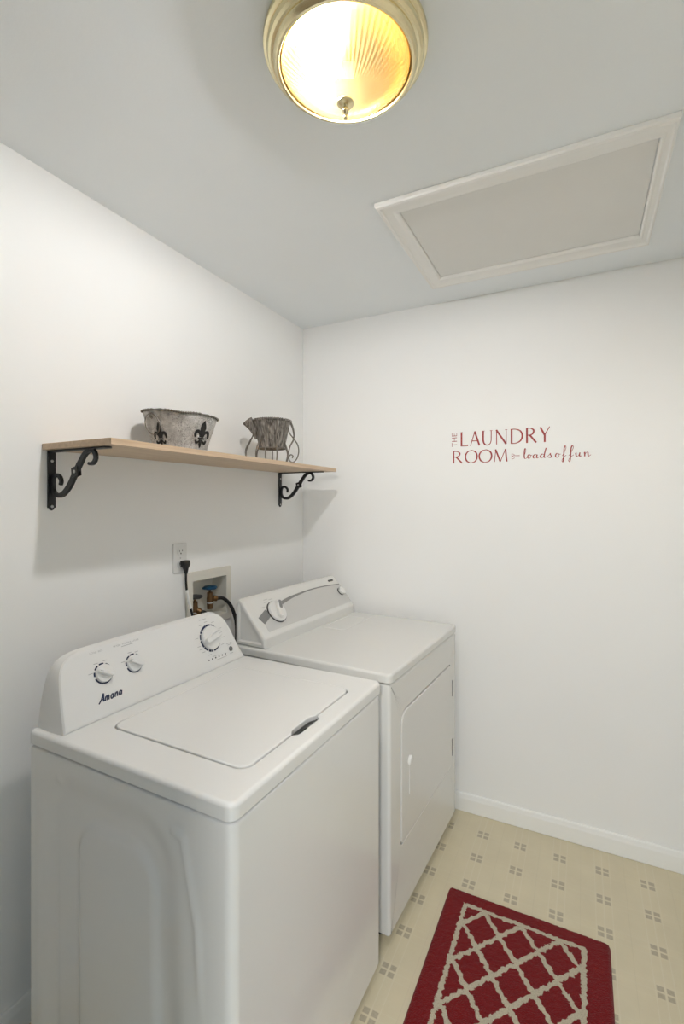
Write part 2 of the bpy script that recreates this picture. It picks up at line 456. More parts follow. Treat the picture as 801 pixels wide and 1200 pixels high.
# ------------------------------------------------------------------ stroke lettering (cap height 1)
K, T_ = .115, .055       # thick and thin strokes
def _c(*p): return [tuple(v) for v in [(q.x, q.y) for q in cr([Vector((a, b, 0)) for a, b in p], 6)]]
GL = {
 'L': (.52, [([(.06, 0), (.06, 1)], K), ([(.06, .02), (.5, .02)], T_), ([(.5, 0), (.5, .1)], T_), ([(0, .985), (.14, .985)], .03)]),
 'A': (.70, [([(.0, 0), (.33, .98)], T_), ([(.32, 1), (.68, 0)], K), ([(.12, .34), (.54, .34)], T_)]),
 'U': (.66, [(_c((.08, 1), (.08, .55), (.09, .28), (.17, .08), (.33, .0), (.5, .08), (.57, .28), (.58, .55), (.58, 1)), [K, K, K, K*.8, T_, T_, T_, T_, T_]), ([(0, .985), (.17, .985)], .03), ([(.5, .985), (.66, .985)], .03)]),
 'N': (.74, [([(.05, 0), (.05, .97)], T_), ([(.03, 1), (.69, 0)], K), ([(.69, 0), (.69, 1)], T_), ([(.61, .985), (.77, .985)], .03)]),
 'D': (.76, [([(.07, 0), (.07, 1)], K), (_c((.05, .98), (.33, .96), (.6, .82), (.71, .5), (.6, .18), (.33, .03), (.05, .02)), [T_, T_, K*.8, K, K*.8, T_, T_])]),
 'R': (.64, [([(.07, 0), (.07, 1)], K), (_c((.05, .98), (.28, .97), (.45, .86), (.47, .73), (.4, .58), (.25, .52), (.07, .51)), [T_, T_, K*.9, K, K*.8, T_, T_]), ([(.24, .52), (.62, 0)], K)]),
 'Y': (.62, [([(.02, 1), (.29, .47)], K), ([(.6, 1), (.3, .47)], T_), ([(.3, .5), (.3, 0)], K)]),
 'O': (.86, [(_c((.43, 1), (.2, .92), (.05, .68), (.03, .42), (.13, .15), (.36, .0), (.43, 0)), [T_, T_*1.5, K, K, K, T_, T_]), (_c((.43, 0), (.66, .08), (.8, .3), (.83, .58), (.73, .85), (.5, 1), (.43, 1)), [T_, T_*1.5, K, K, K, T_, T_])]),
 'M': (.90, [([(.03, 0), (.12, .98)], T_), ([(.1, 1), (.42, 0)], K), ([(.42, .02), (.76, 1)], T_), ([(.76, 1), (.84, 0)], K)]),
 'T': (.6, [([(.3, 0), (.3, 1)], K), ([(0, .97), (.6, .97)], T_*1.4)]),
 'H': (.66, [([(.07, 0), (.07, 1)], K), ([(.59, 0), (.59, 1)], K), ([(.07, .5), (.59, .5)], T_*1.3)]),
 'E': (.5, [([(.07, 0), (.07, 1)], K), ([(.07, .97), (.48, .97)], T_*1.3), ([(.07, .51), (.4, .51)], T_*1.3), ([(.07, .03), (.5, .03)], T_*1.3)]),
 'S': (.5, [(_c((.44, .85), (.28, .98), (.1, .88), (.1, .66), (.26, .52), (.42, .38), (.42, .14), (.24, .01), (.05, .14)), K*.9)]),
 'I': (.2, [([(.1, 0), (.1, 1)], K)]),
 'Z': (.56, [([(.04, .96), (.52, .96)], K*.8), ([(.5, .95), (.05, .04)], K*.8), ([(.03, .04), (.54, .04)], K*.8)]),
 'W': (.92, [([(.02, 1), (.24, 0)], K), ([(.24, 0), (.46, .9)], K*.7), ([(.46, .9), (.68, 0)], K), ([(.68, 0), (.9, 1)], K*.7)]),
 'P': (.56, [([(.07, 0), (.07, 1)], K), (_c((.05, .97), (.3, .96), (.46, .76), (.3, .5), (.07, .47)), K*.8)]),
}
def glyph(bm, ch, x0, x1, y0, y1, Mf, h0, h1, wk=1., slant=0.):
    w, st = GL[ch]; sx = (x1-x0)/w; sy = y1-y0
    for pts, wd in st:
        P = [(x0+p[0]*sx+slant*p[1]*sy, y0+p[1]*sy) for p in pts]
        W = [q*sy*wk for q in wd] if isinstance(wd, list) else wd*sy*wk
        ribbon(bm, P, W, Mf, h0, h1)
def word(bm, txt, x0, x1, y0, y1, Mf, h0, h1, wk=1.):
    tot = sum((GL[c][0] if c != ' ' else .4)+.14 for c in txt)-.14; k = (x1-x0)/tot; x = x0
    for c in txt:
        if c == ' ': x += .54*k; continue
        glyph(bm, c, x, x+GL[c][0]*k, y0, y1, Mf, h0, h1, wk); x += (GL[c][0]+.14)*k

# ================================================================== SETTING
bm = bmesh.new(); box(bm, -.1, RX+.1, FY-1.6, D+.1, -.08, 0); struct('floor', bm, M['floor'])
bm = bmesh.new(); box(bm, -.1, RX+.1, FY-.1, D+.1, H, H+.08); struct('ceiling', bm, M['ceiling'])
bm = bmesh.new(); box(bm, -.1, RX+.1, D, D+.1, 0, H); struct('wall_back', bm, M['wall'])
OB = (1.445, 1.646, .985, 1.148)      # recess of the outlet box (Y0, Y1, z0, z1)
WL = lambda y, z, x: Vector((x, y, z))
bm = bmesh.new()
ring(bm, [(FY, 0), (D, 0), (D, H), (FY, H)], [(OB[0]-.006, OB[2]-.006), (OB[1]+.006, OB[2]-.006), (OB[1]+.006, OB[3]+.006), (OB[0]-.006, OB[3]+.006)], WL, -.12, 0, .105, bev=.0005, seg=1, ib=.0005)
struct('wall_left', bm, M['wall'])
bm = bmesh.new(); box(bm, RX, RX+.1, FY, D, 0, H); struct('wall_right', bm, M['right'])
# wall behind the camera with the doorway the photograph is taken from
bm = bmesh.new()
DX0, DX1, DZ = 1.20, 1.81, 2.06
box(bm, -.1, DX0, FY-.1, FY, 0, H); box(bm, DX1, RX+.1, FY-.1, FY, 0, H); box(bm, DX0, DX1, FY-.1, FY, DZ, H)
struct('wall_front', bm, M['front'])

def baseboard(name, p0, p1, nrm):
    """moulded skirting from p0 to p1, growing along nrm into the room"""
    prof = [(0, 0), (.011, 0), (.013, .004), (.013, .058), (.0115, .066), (.009, .070), (.0085, .078), (.006, .083), (.003, .085), (0, .085)]
    bm = bmesh.new(); p0, p1, nrm = Vector(p0), Vector(p1), Vector(nrm)
    a = vloop(bm, [p0+nrm*d+Vector((0, 0, z)) for d, z in prof]); b = vloop(bm, [p1+nrm*d+Vector((0, 0, z)) for d, z in prof])
    bridge(bm, a, b); bm.faces.new(a[::-1]); bm.faces.new(b)
    return struct(name, bm, M['trim'])
baseboard('baseboard_back', (.0135, D-.0002, .001), (RX-.0002, D-.0002, .001), (0, -1, 0))
baseboard('baseboard_left', (.0002, FY+.002, .001), (.0002, D-.0002, .001), (1, 0, 0))
baseboard('baseboard_right', (RX-.0002, FY+.002, .001), (RX-.0002, D-.0135, .001), (-1, 0, 0))

# ================================================================== ATTIC HATCH
t = thing('attic_hatch', (1.208, 1.770, H), 'white framed attic access hatch set flat in the ceiling', 'hatch', off=(1.208, 1.770, 0))
hx0, hx1, hy0, hy1 = .796, 1.621, 1.436, 2.103
CD = lambda u, v, h: Vector((u, v, -h))
bm = bmesh.new()
prof = [(0, .0005), (0, .012), (.003, .016), (.012, .017), (.017, .013), (.022, .0115), (.040, .0105), (.046, .0125), (.052, .0135), (.058, .011), (.061, .006), (.061, .0005)]
vs = []
for d, h in prof:
    vs.append(vloop(bm, [CD(u, v, h) for u, v in ((hx0+d, hy0+d*1.15), (hx1-d*.6, hy0+d*1.15), (hx1-d*.6, hy1-d*1.3), (hx0+d, hy1-d*1.3))]))
for a, b in zip(vs, vs[1:]+vs[:1]): bridge(bm, a, b)
finish('frame', bm, M['trim'], t, 25)
bm = bmesh.new(); prism(bm, rrect(hx0+.0625, hx1-.0385, hy0+.0725, hy1-.0815, .002, 2), CD, .0005, .005, .001, 2)
finish('panel', bm, mat('hatch_paint', (.80, .80, .775, 1), .7, var=.02, vscale=6, bump=.1, bscale=90), t)

# ================================================================== CEILING LIGHT
LX, LY = .951, .912
t = thing('ceiling_light', (LX, LY, H), 'round brass flush ceiling light with a ribbed glass bowl, lit', 'ceiling light')
CZ = lambda u, v, h: Vector((u, v, -h))
bm = bmesh.new()
lathe(bm, [(0, .0005), (.166, .0005), (.171, .003), (.1735, .010), (.1725, .018), (.169, .021), (.1655, .022), (.166, .025), (.163, .032), (.158, .036), (.1525, .037), (.153, .040), (.1500, .047), (.1455, .051), (.1405, .0515), (.1392, .049), (.1385, .042), (.135, .030), (0, .030)], 96, CZ)
finish('mounting_pan', bm, M['brass'], t, 28)
bm = bmesh.new()
lathe(bm, [(0, .0303), (.1372, .0303), (.1382, .045), (.1362, .0478), (.1335, .0465), (.127, .0410), (.110, .0365), (.07, .0345), (0, .034)], 64, CZ)
finish('amber_liner', bm, mat('amber_liner_gold', (.62, .40, .12, 1), .3, 1., var=.05), t, 30)  # gold liner added inside the pan to turn the bowl's glow amber
bm = bmesh.new()
nb = 192; prof = []
for k in range(15):
    a = .5*PI*k/14
    q = 1-k/14; prof.append((.1372*q, .0445+.0745*(1-q*q)))
def rib(a, i): return 1+.007*math.sin(64*a+i*.55)
lathe(bm, prof, nb, CZ, rib)
finish('glass_shade', bm, M['shade'], t, 60, weighted=False)
bm = bmesh.new()
lathe(bm, [(0, .121), (.018, .121), (.0185, .1235), (.016, .1255), (.012, .127), (.0065, .129), (.0055, .132), (.0075, .136), (.0075, .140), (.0045, .145), (.0035, .150), (.0045, .153), (.0025, .157), (0, .158)], 32, CZ)
finish('finial', bm, M['brass'], t, 40)
# two bulbs on their sockets
Rt = Vector((.893, .450, 0)); Fw = Vector((-.450, .893, 0))
for nm, c, lit in (('bulb', -Rt*.044-Fw*.004, True),):
    b = bmesh.new()
    ax = (-Rt).normalized()
    def BM(u, v, h, c=c): 
        side = Vector((0, 0, 1)); oth = ax.cross(side)
        return c+ax*h+side*u+oth*v+Vector((0, 0, -.055))
    lathe(b, [(0, .030), (.010, .0295), (.019, .024), (.0235, .012), (.0235, .0), (.019, -.014), (.013, -.026), (.012, -.034), (0, -.034)], 28, BM)
    bo = finish(nm, b, M['bulb'], t)
    b = bmesh.new(); lathe(b, [(0, -.034), (.0145, -.034), (.0145, -.062), (.010, -.066), (0, -.066)], 24, BM); finish('socket', b, M['bulb_base'], bo)

# ================================================================== WASHER
WX, WY, WR, WW, WD = .8229, .6992, -.0177, .698, .648
def place(ox, oy, r, w, d):
    c, s = math.cos(r), math.sin(r); lx, ly = -.5*d, .5*w
    return (ox+c*lx-s*ly, oy+s*lx+c*ly, 0), (lx, ly, 0)
loc, off = place(WX, WY, WR, WW, WD)
wm = thing('washing_machine', loc, 'white top-load washing machine with three dials, nearest the camera', 'washing machine', WR, off)
def ss(a, b, x):
    t = min(1, max(0, (x-a)/(b-a))); return t*t*(3-2*t)
def sdrr(x, z, x0, x1, z0, z1, r):
    cx, cz = (x0+x1)/2, (z0+z1)/2; qx = abs(x-cx)-(x1-x0)/2+r; qz = abs(z-cz)-(z1-z0)/2+r
    return math.hypot(max(qx, 0), max(qz, 0))+min(max(qx, qz), 0)-r
def seg_d(x, z, a, b):
    vx, vz = b[0]-a[0], b[1]-a[1]; t = max(0, min(1, ((x-a[0])*vx+(z-a[1])*vz)/(vx*vx+vz*vz)))
    return math.hypot(x-a[0]-t*vx, z-a[1]-t*vz)
def emboss(x, z):
    sh = .045*(.75-z)             # pressed lines lean forward toward the floor
    d_in = sdrr(x, z, -.462, -.212+sh*.5, -.4, .742-.10*max(0, -.30-x)*.4, .075)
    d_out = sdrr(x, z, -.60, -.150+sh, -.4, .822, .11)
    dep = .0115*ss(.02, -.050, d_out) - .0085*ss(.012, -.014, d_in)
    rb = min(seg_d(x, z, (-.150, .812), (-.126, .806)), seg_d(x, z, (-.126, .806), (-.088, .64)), seg_d(x, z, (-.088, .64), (-.078, .45)))
    dep -= .0045*math.exp(-(rb/.0085)**2)*ss(.42, .62, z)
    dep += .0012*math.exp(-((x+.552)/.006)**2)*ss(.66, .58, z)
    dep -= .0022*math.exp(-(math.hypot(x+.53, z-.811)/.009)**2)
    e = min(-x-.03, x+.615)       # fade out at both ends of the panel
    return dep*ss(0, .03, e)
bm = bmesh.new()
n = 104
loopw = [(-.640+(.640-.022)*k/n, 0) for k in range(n+1)]
loopw = [(x, y) for x, y in loopw]
loopw += [(-.022+.022*math.sin(a), .022-.022*math.cos(a)) for a in [PI/2*k/7 for k in range(1, 8)]]
loopw += [(0, WW-.022)]+[(-.022+.022*math.cos(a), WW-.022+.022*math.sin(a)) for a in [PI/2*k/7 for k in range(1, 8)]]
loopw += [(-.640, WW)]
zs = [.034+(.862-.034)*k/118 for k in range(119)]
rings_ = []
for z in zs:
    rings_.append(vloop(bm, [(x, y+(emboss(x, z) if i <= n else 0), z) for i, (x, y) in enumerate(loopw)]))
for d, z in ((.0015, .8655), (.005, .868), (.010, .8685)):
    rings_.append(vloop(bm, [(u, v, z) for u, v in inset(loopw, d)]))
for a, b in zip(rings_, rings_[1:]): bridge(bm, a, b)
bm.faces.new(rings_[0][::-1]); bm.faces.new(rings_[-1])
finish('cabinet', bm, M['enamel'], wm, 40)
bm = bmesh.new(); prism(bm, rrect(-.628, -.011, .011, WW-.011, .012), ID, .8640, .8660); finish('gap_shade', bm, M['gap_shade'], wm)  # dark strip standing in for the shade in the gap under the deck
# deck with the lid well
LID = (-.478, -.056, .104, .590)
sg = 6
outer = rrect(-.645, .003, -.003, WW+.003, [.012, .022, .022, .012], sg)
wl = rrect(LID[0]-.003, LID[1]+.003, LID[2]-.003, LID[3]+.003, [.03, .03, .03, .03], sg)
# front edge (between the corner at index 2*(sg+1)-1 and the next) gets the hand-hold scoop
scoop = [(LID[1]+.003, .276), (LID[1]+.012, .283), (LID[1]+.0155, .296), (LID[1]+.0155, .376), (LID[1]+.012, .388), (LID[1]+.003, .395)]
kk = 2*(sg+1)
inner = wl[:kk]+scoop+wl[kk:]
outer = outer[:kk]+[(.003, y) for _, y in scoop]+outer[kk:]
bm = bmesh.new(); ring(bm, outer, inner, ID, .8740, .907, .0400, bev=.010, seg=5, ib=.003)
finish('top_deck', bm, M['enamel'], wm, 40)
bm = bmesh.new()
li = rrect(*LID, .028, sg)
notch = [(LID[1], .280), (LID[1]-.007, .290), (LID[1]-.0095, .305), (LID[1]-.0095, .368), (LID[1]-.007, .381), (LID[1], .391)]
li = li[:kk]+notch+li[kk:]
prism(bm, li, ID, .8955, .9085, .003, 3)
lid = finish('lid', bm, M['enamel'], wm, 40)
bm = bmesh.new(); box(bm, LID[1]-.030, LID[1]+.0148, .279, .392, .8665, .8685); box(bm, LID[1]+.0128, LID[1]+.0148, .292, .380, .8685, .9030)
finish('hand_hold_shade', bm, mat('pocket_shade', (.035, .045, .045, 1), .5, var=.1), lid)  # near-black lining paints the shade inside the grip pocket

# control console: leaning face, rounded upper corners
def face_map(b0, b1):
    L_ = math.hypot(b1[0]-b0[0], b1[1]-b0[1]); vx, vz = (b1[0]-b0[0])/L_, (b1[1]-b0[1])/L_
    return lambda u, v, h: Vector((b0[0]+vx*v+vz*h, u, b0[1]+vz*v-vx*h))
WF = face_map((-.530, .907), (-.595, 1.075))
def console_outline(y0, y1, top, r, lean):
    """outline in (u, v): foot corners, gently leaning sides, round shoulders"""
    pts = [(y0, 0), (y1, 0)]
    rs = r
    pts += [(y1-lean*.35, top*.35), (y1-lean*.75, top*.62)]
    cx, cy = y1-lean-rs, top-rs
    pts += [(cx+rs*math.cos(a), cy+rs*math.sin(a)) for a in [PI/2*k/10 for k in range(11)]]
    cx = y0+lean*.5+rs*.8
    pts += [(cx+rs*.8*math.cos(a), cy+rs*math.sin(a)) for a in [PI/2+PI/2*k/10 for k in range(11)]]
    pts += [(y0+lean*.35, top*.62), (y0+lean*.16, top*.35)]
    return pts
cc_ = [(.352, 0), (.690, .0), (.6775, .030), (.6625, .085), (.650, .128), (.634, .160), (.604, .182), (.56, .187), (.352, .189), (.13, .187), (.080, .183), (.052, .170), (.037, .148), (.029, .118), (.0215, .066), (.0145, .0)]
ol = [(.0145, 0), (.352, 0)]+[(p.x, p.y) for p in cr([Vector((a, b, 0)) for a, b in cc_[1:]], 4)][:-1]
bm = bmesh.new(); rr_ = []
def back_pt(u, v):          # rear rim of the console, standing upright near the wall
    return Vector((-.643+.022*(v/.187)**2, u, .907+v*.92))
for k in range(6):
    a = PI/2*k/5
    rr_.append([WF(u, v, -.012+.012*math.sin(PI/2-a)) for u, v in inset(ol, .010*(1-math.cos(PI/2-a)))])
rr_ = [[WF(u, v, 0) for u, v in inset(ol, .010)], [WF(u, v, -.0012) for u, v in inset(ol, .0050)], [WF(u, v, -.0045) for u, v in inset(ol, .0014)], [WF(u, v, -.010) for u, v in ol]]
for q in (.35, .7, .92):
    rr_.append([WF(u, v, -.010).lerp(back_pt(u, v), q) for u, v in inset(ol, -.003*math.sin(PI*q))])
rr_.append([back_pt(u, v) for u, v in inset(ol, .004)])
for L_ in rr_:
    for p in L_: p.z = max(p.z, .9072)
vs = [vloop(bm, L_) for L_ in rr_]
for a, b in zip(vs, vs[1:]): bridge(bm, a, b)
bm.faces.new(vs[0]); bm.faces.new(vs[-1][::-1])
con = finish('control_console', bm, M['plastic'], wm, 28)

def dial(parent, Mf, cx, cy, R, grip, segs, hk=.016):
    """printed ring of dashes + white knob with a raised grip bar"""
    bm = bmesh.new()
    for a0, a1, w in segs: ribbon(bm, arc(cx, cy, R-w/2, a0, a1, max(3, int(abs(a1-a0)/7))), w, Mf, -.0002, .0006)
    finish('dial_ring', bm, M['navy'], parent)
    bm = bmesh.new(); r = R*.86
    n = 40; rings = []
    for f, h in ((1, 0), (1, hk*.35), (.97, hk*.5), (.90, hk*.56), (0, hk*.58)):
        rings.append((r*f, h))
    lathe(bm, rings, n, lambda u, v, h: Mf(cx+u, cy+v, h))
    kn = finish('dial_knob', bm, M['plastic'], parent, 30)
    bm = bmesh.new(); ca, sa = math.cos(math.radians(grip)), math.sin(math.radians(grip))
    loop = rrect(-r*.97, r*.97, -r*.24, r*.24, r*.2, 5)
    prism(bm, loop, lambda u, v, h: Mf(cx+ca*u-sa*v, cy+sa*u+ca*v, h), hk*.45, hk*1.25, .003)
    finish('grip', bm, M['plastic'], kn)
    bm = bmesh.new(); ribbon(bm, [(cx+ca*r*.5, cy+sa*r*.5), (cx+ca*r*.9, cy+sa*r*.9)], .0012, Mf, hk*1.25, hk*1.25+.0003); finish('pointer', bm, M['light_print'], kn)
    return kn
dial(con, WF, .147, .111, .0275, 152, [(198, 338, .0045), (160, 184, .0045), (118, 146, .004), (76, 106, .004), (34, 62, .0035), (10, 18, .003)])
dial(con, WF, .243, .110, .0270, 148, [(198, 338, .0045), (160, 184, .0045), (116, 142, .004), (76, 106, .004), (34, 62, .0035), (8, 16, .003)])
dial(con, WF, .548, .105, .0465, 12, [(100, 134, .007), (72, 98, .006), (45, 68, .0035), (-28, 42, .0035), (-42, -32, .005), (-86, -46, .008), (-104, -98, .007), (-118, -107, .007), (-146, -124, .006), (-180, -150, .006), (152, 176, .005), (138, 148, .006)], .02)
def marks(name, strokes, m, Mf, parent, w=.0014):
    for a, b in strokes:
        bm = bmesh.new(); ribbon(bm, [a, b], w, Mf, -.0002, .0004); finish(name, bm, m, parent)
bm = bmesh.new()
word(bm, 'LOAD SIZE', .122, .160, .1685, .1725, WF, -.0002, .0003, 1.3)
finish('dial_caption', bm, M['light_print'], con)
bm = bmesh.new(); word(bm, 'WASH TEMPERATURE', .193, .277, .1685, .1730, WF, -.0002, .0003, 1.3)
finish('dial_caption', bm, M['light_print'], con)
st = []
for (cx, cy, R, angs) in ((.147, .111, .036, (165, 115, 70)), (.243, .110, .035, (158, 100, 62))):
    for a in angs:
        x, y = cx+R*math.cos(math.radians(a)), cy+R*.92*math.sin(math.radians(a)); st.append(((x-.006, y), (x+.006, y)))
for a in (118, 92, 60, 22, -12, -38, 168, 196, 208, 222, 250):
    x, y = .548+.060*math.cos(math.radians(a)), .105+.056*math.sin(math.radians(a)); st.append(((x-.007, y), (x+.007, y)))
st += [((.520, .172), (.551, .172)), ((.217, .1645), (.256, .1645)), ((.612, .066), (.640, .066)), ((.617, .061), (.637, .061)), ((.618, .031), (.634, .031)), ((.535, .043), (.560, .043)), ((.550, .028), (.600, .028))]
marks('dial_mark', st, M['light_print'], WF, con, .0016)
for k in range(6):
    bm = bmesh.new(); disc(bm, .516+.016*k, .0365, .0026, WF, -.0002, .0006, n=14); finish('status_light', bm, M['dark_grey'], con)
bm = bmesh.new(); disc(bm, .627, .046, .0085, WF, -.0002, .0025, .001); finish('start_button', bm, mat('button_grey', (.16, .165, .165, 1), .4, var=.05), con)
# maker's name in dark blue slanting letters
bm = bmesh.new()
def am(pts, w, x, k=.0125, y=.0415, sl=.32, smooth=True):
    P = _c(*pts) if smooth and len(pts) > 2 else pts
    ribbon(bm, [(x+p[0]*k+sl*p[1]*k, y+p[1]*k) for p in P], w*k, WF, -.0002, .0006)
am([(-.25, -.15), (.2, .45), (.62, 1.62)], .26, .1195); am([(.62, 1.62), (.72, .8), (.86, 0)], .38, .1195); am([(.12, .45), (.95, .55)], .2, .1195)
def am_m(x):
    am([(0, 0), (.05, .85)], .28, x, smooth=False); am([(.05, .6), (.25, .85), (.42, .75), (.45, 0)], .28, x); am([(.45, .6), (.65, .85), (.82, .75), (.85, 0)], .28, x)
def am_a(x):
    am([(.62, .72), (.35, .85), (.08, .6), (.05, .25), (.25, .02), (.5, .2), (.66, .8)], .26, x); am([(.66, .85), (.64, 0)], .28, x, smooth=False)
def am_n(x):
    am([(0, 0), (.05, .85)], .28, x, smooth=False); am([(.05, .6), (.3, .85), (.52, .75), (.55, 0)], .28, x)
am_m(.1345); am_a(.1505); am_n(.1635); am_a(.1750)
finish('brand_lettering', bm, M['navy'], con)
for x, y in ((-.05, .05), (-.05, WW-.05), (-.59, .05), (-.59, WW-.05)):
    bm = bmesh.new(); lathe(bm, [(0, .0005), (.021, .0005), (.022, .004), (.020, .012), (.008, .014), (.008, .036), (0, .036)], 20, lambda u, v, h: Vector((x+u, y+v, h)))
    finish('levelling_foot', bm, M['dark_grey'], wm)

# ================================================================== DRYER
DXo, DYo, DR, DW, DD = .837, 1.4726, -.0524, .740, .690
loc, off = place(DXo, DYo, DR, DW, DD)
dm = thing('clothes_dryer', loc, 'white front-load clothes dryer beyond the washer, against the back wall', 'dryer', DR, off)
FZ = lambda y, z, h: Vector((h, y, z))
DOOR = (.095, .662, .285, .738)
bm = bmesh.new()
sg = 5
o_ = rrect(0, DW, .036, .866, [.006, .006, .006, .006], sg); i_ = rrect(DOOR[0]-.0045, DOOR[1]+.0045, DOOR[2]-.0045, DOOR[3]+.0045, [.018, .018, .018, .050], sg)
ring(bm, o_, i_, FZ, -DD+.005, 0, .03, bev=.012, seg=5, ib=.003)
finish('cabinet', bm, M['dryer'], dm, 40)
bm = bmesh.new(); prism(bm, rrect(-DD+.014, -.011, .011, DW-.011, .01), ID, .8640, .8730); finish('gap_shade', bm, M['gap_shade'], dm)  # dark strip puts the shade under the top panel into colour
bm = bmesh.new(); prism(bm, rrect(-DD+.004, .004, -.004, DW+.004, [.01, .02, .02, .01]), ID, .8715, .902, .009, 5, .002)
finish('top_panel', bm, M['dryer'], dm, 40)
bm = bmesh.new(); prism(bm, rrect(DOOR[0], DOOR[1], DOOR[2], DOOR[3], [.016, .016, .016, .048], 6), FZ, -.022, .0025, .004, 4)
door = finish('door', bm, M['dryer'], dm, 40)
# pull: hooded grip over a shallow slot
bm = bmesh.new()
# finger pull: small hood at the top, shallow raised rib below it
hood = [(.150, .536), (.180, .536), (.182, .546), (.178, .557), (.169, .564), (.161, .564), (.152, .557), (.148, .546)]
prism(bm, hood, FZ, .0020, .0135, .005, 4)
prism(bm, rrect(.1610, .1690, .424, .5365, .0038, 4), FZ, .0020, .0052, .002, 3)
finish('door_handle', bm, M['dryer'], door, 60)
for z0, z1 in ((.589, .662), (.320, .397)):
    bm = bmesh.new(); prism(bm, rrect(.6845, .6935, z0, z1, .002, 3), FZ, -.002, .0022, .0008, 2)
    finish('hinge', bm, M['mid_grey'], door)
DF = face_map((-.528, .940), (-.650, 1.083))
DL = math.hypot(.122, .143)
bm = bmesh.new()
pr = [(-.528, .9022), (-.528, .9365)]
pr += [(-.5295, .941), (-.532, .9448)]
pr += [(-.638, 1.0695), (-.648, 1.0785), (-.658, 1.0830), (-.667, 1.0815), (-.673, 1.074), (-.676, 1.06), (-.676, .9022)]
y0, y1 = .006, .736
def shrink(p, d):
    return inset(p, d)
prr = pr[::-1]            # counter-clockwise in (x, z)?
def area(p): return sum(p[i-1][0]*p[i][1]-p[i][0]*p[i-1][1] for i in range(len(p)))
pc = pr if area(pr) > 0 else pr[::-1]
def lift(L_): return [(x, max(z, .9022)) for x, z in L_]
secs = []
# recessed end on the near side
secs.append([(x, y0+.008, z) for x, z in lift(inset(pc, .020))])
secs.append([(x, y0+.004, z) for x, z in lift(inset(pc, .0175))])
for k in range(5):
    a = PI/2*k/4; secs.append([(x, y0+.011*(1-math.sin(a)), z) for x, z in lift(inset(pc, .011*(1-math.cos(a)) if k == 0 else .011*(1-math.sin(a))))] if False else [(x, y0+.011*(1-math.sin(a)), z) for x, z in lift(inset(pc, .014*math.cos(a)))])
    if k == 0: secs[-1] = [(x, y0, z) for x, z in lift(inset(pc, .014))]
secs = secs[:2]+[[(x, y0+d2, z) for x, z in lift(inset(pc, d1))] for d1, d2 in ((.0150, .0004), (.0085, .0004), (.0040, .0022), (.0012, .0062), (0, .012))]
secs += [[(x, y1-d2, z) for x, z in lift(inset(pc, d1)) ] for d1, d2 in ((0, .012), (.0012, .0062), (.0040, .0022), (.0085, .0004))]
vs = [vloop(bm, L_) for L_ in secs]
for a, b in zip(vs, vs[1:]): bridge(bm, a, b)
bm.faces.new(vs[0]); bm.faces.new(vs[-1][::-1])
dc = finish('control_console', bm, M['dryer'], dm, 24)
# silver overlay below the curved stripe
arcp = [(.060, .083), (.110, .100), (.200, .120), (.282, .1335), (.351, .140), (.455, .1455), (.590, .1425), (.722, .1310)]
up = [(p[0], p[1]) for p in cr([Vector((a, b, 0)) for a, b in arcp], 5)]
bm = bmesh.new()
loop = [(.052, .022), (.722, .022)]+[(a, b) for a, b in up[::-1]]
A = vloop(bm, [DF(u, v, .0009) for u, v in loop]); B = vloop(bm, [DF(u, v, -.001) for u, v in loop]); bridge(bm, A, B); bm.faces.new(A); bm.faces.new(B[::-1])
bmesh.ops.triangulate(bm, faces=[f for f in bm.faces if len(f.verts) > 4])
finish('control_overlay', bm, M['overlay'], dc, 30)
bm = bmesh.new()
nU = len(up); ribbon(bm, [(u, v) for u, v in up], [.024+(.0055-.024)*min(1, (i/(nU-1))*1.35) for i in range(nU)], DF, .0006, .0016)
finish('stripe', bm, M['mid_grey'], dc)
bm = bmesh.new(); ribbon(bm, [(.047, .074), (.108, .099)], .036, DF, .0008, .0020); finish('cycle_label', bm, M['mid_grey'], dc)
bm = bmesh.new(); disc(bm, .158, .092, .0500, DF, .0006, .0040, 0, 40); finish('dial_ring', bm, M['dark_grey'], dc)
bm = bmesh.new()
lathe(bm, [(0, .003), (.0465, .003), (.0475, .007), (.045, .012), (.040, .0145), (.0, .0150)], 44, lambda u, v, h: DF(.158+u, .092+v, h))
kn = finish('timer_knob', bm, M['plastic'], dc, 30)
bm = bmesh.new(); ca, sa = math.cos(math.radians(62)), math.sin(math.radians(62))
prism(bm, rrect(-.040, .040, -.0125, .0125, .011, 5), lambda u, v, h: DF(.162+ca*u-sa*v, .094+sa*u+ca*v, h), .012, .030, .004)
finish('grip', bm, M['plastic'], kn)
bm = bmesh.new(); prism(bm, rrect(-.004, .036, -.0075, .0075, .006, 4), lambda u, v, h: DF(.164+ca*u-sa*v, .096+sa*u+ca*v, h), .0299, .0312); finish('pointer', bm, M['mid_grey'], kn)
bm = bmesh.new(); disc(bm, .692, .090, .0215, DF, .0006, .0035, 0, 30); finish('dial_ring', bm, M['dark_grey'], dc)
bm = bmesh.new(); lathe(bm, [(0, .003), (.0200, .003), (.0200, .014), (.0175, .017), (0, .0175)], 32, lambda u, v, h: DF(.696+u, .090+v, h)); finish('signal_knob', bm, M['plastic'], dc, 30)
bm = bmesh.new(); prism(bm, rrect(.648, .694, .158, .169, .003, 3), DF, -.0004, .0014, .0005, 2); finish('badge', bm, M['dark_grey'], dc)
st = [((.125, .158), (.152, .158)), ((.092, .128), (.112, .128)), ((.118, .145), (.142, .147)), ((.155, .153), (.182, .154)), ((.232, .054), (.256, .054)), ((.678, .052), (.716, .052))]
marks('dial_mark', st, M['light_print'], DF, dc, .0022)
bm = bmesh.new()
ring(bm, rrect(-.520, -.400, .400, .690, .010, 5), rrect(-.510, -.412, .430, .640, .012, 5), ID, .9015, .9036, .0018, bev=.0010, seg=2, ib=.001)
finish('lint_screen_lid', bm, M['dryer'], dm, 30)
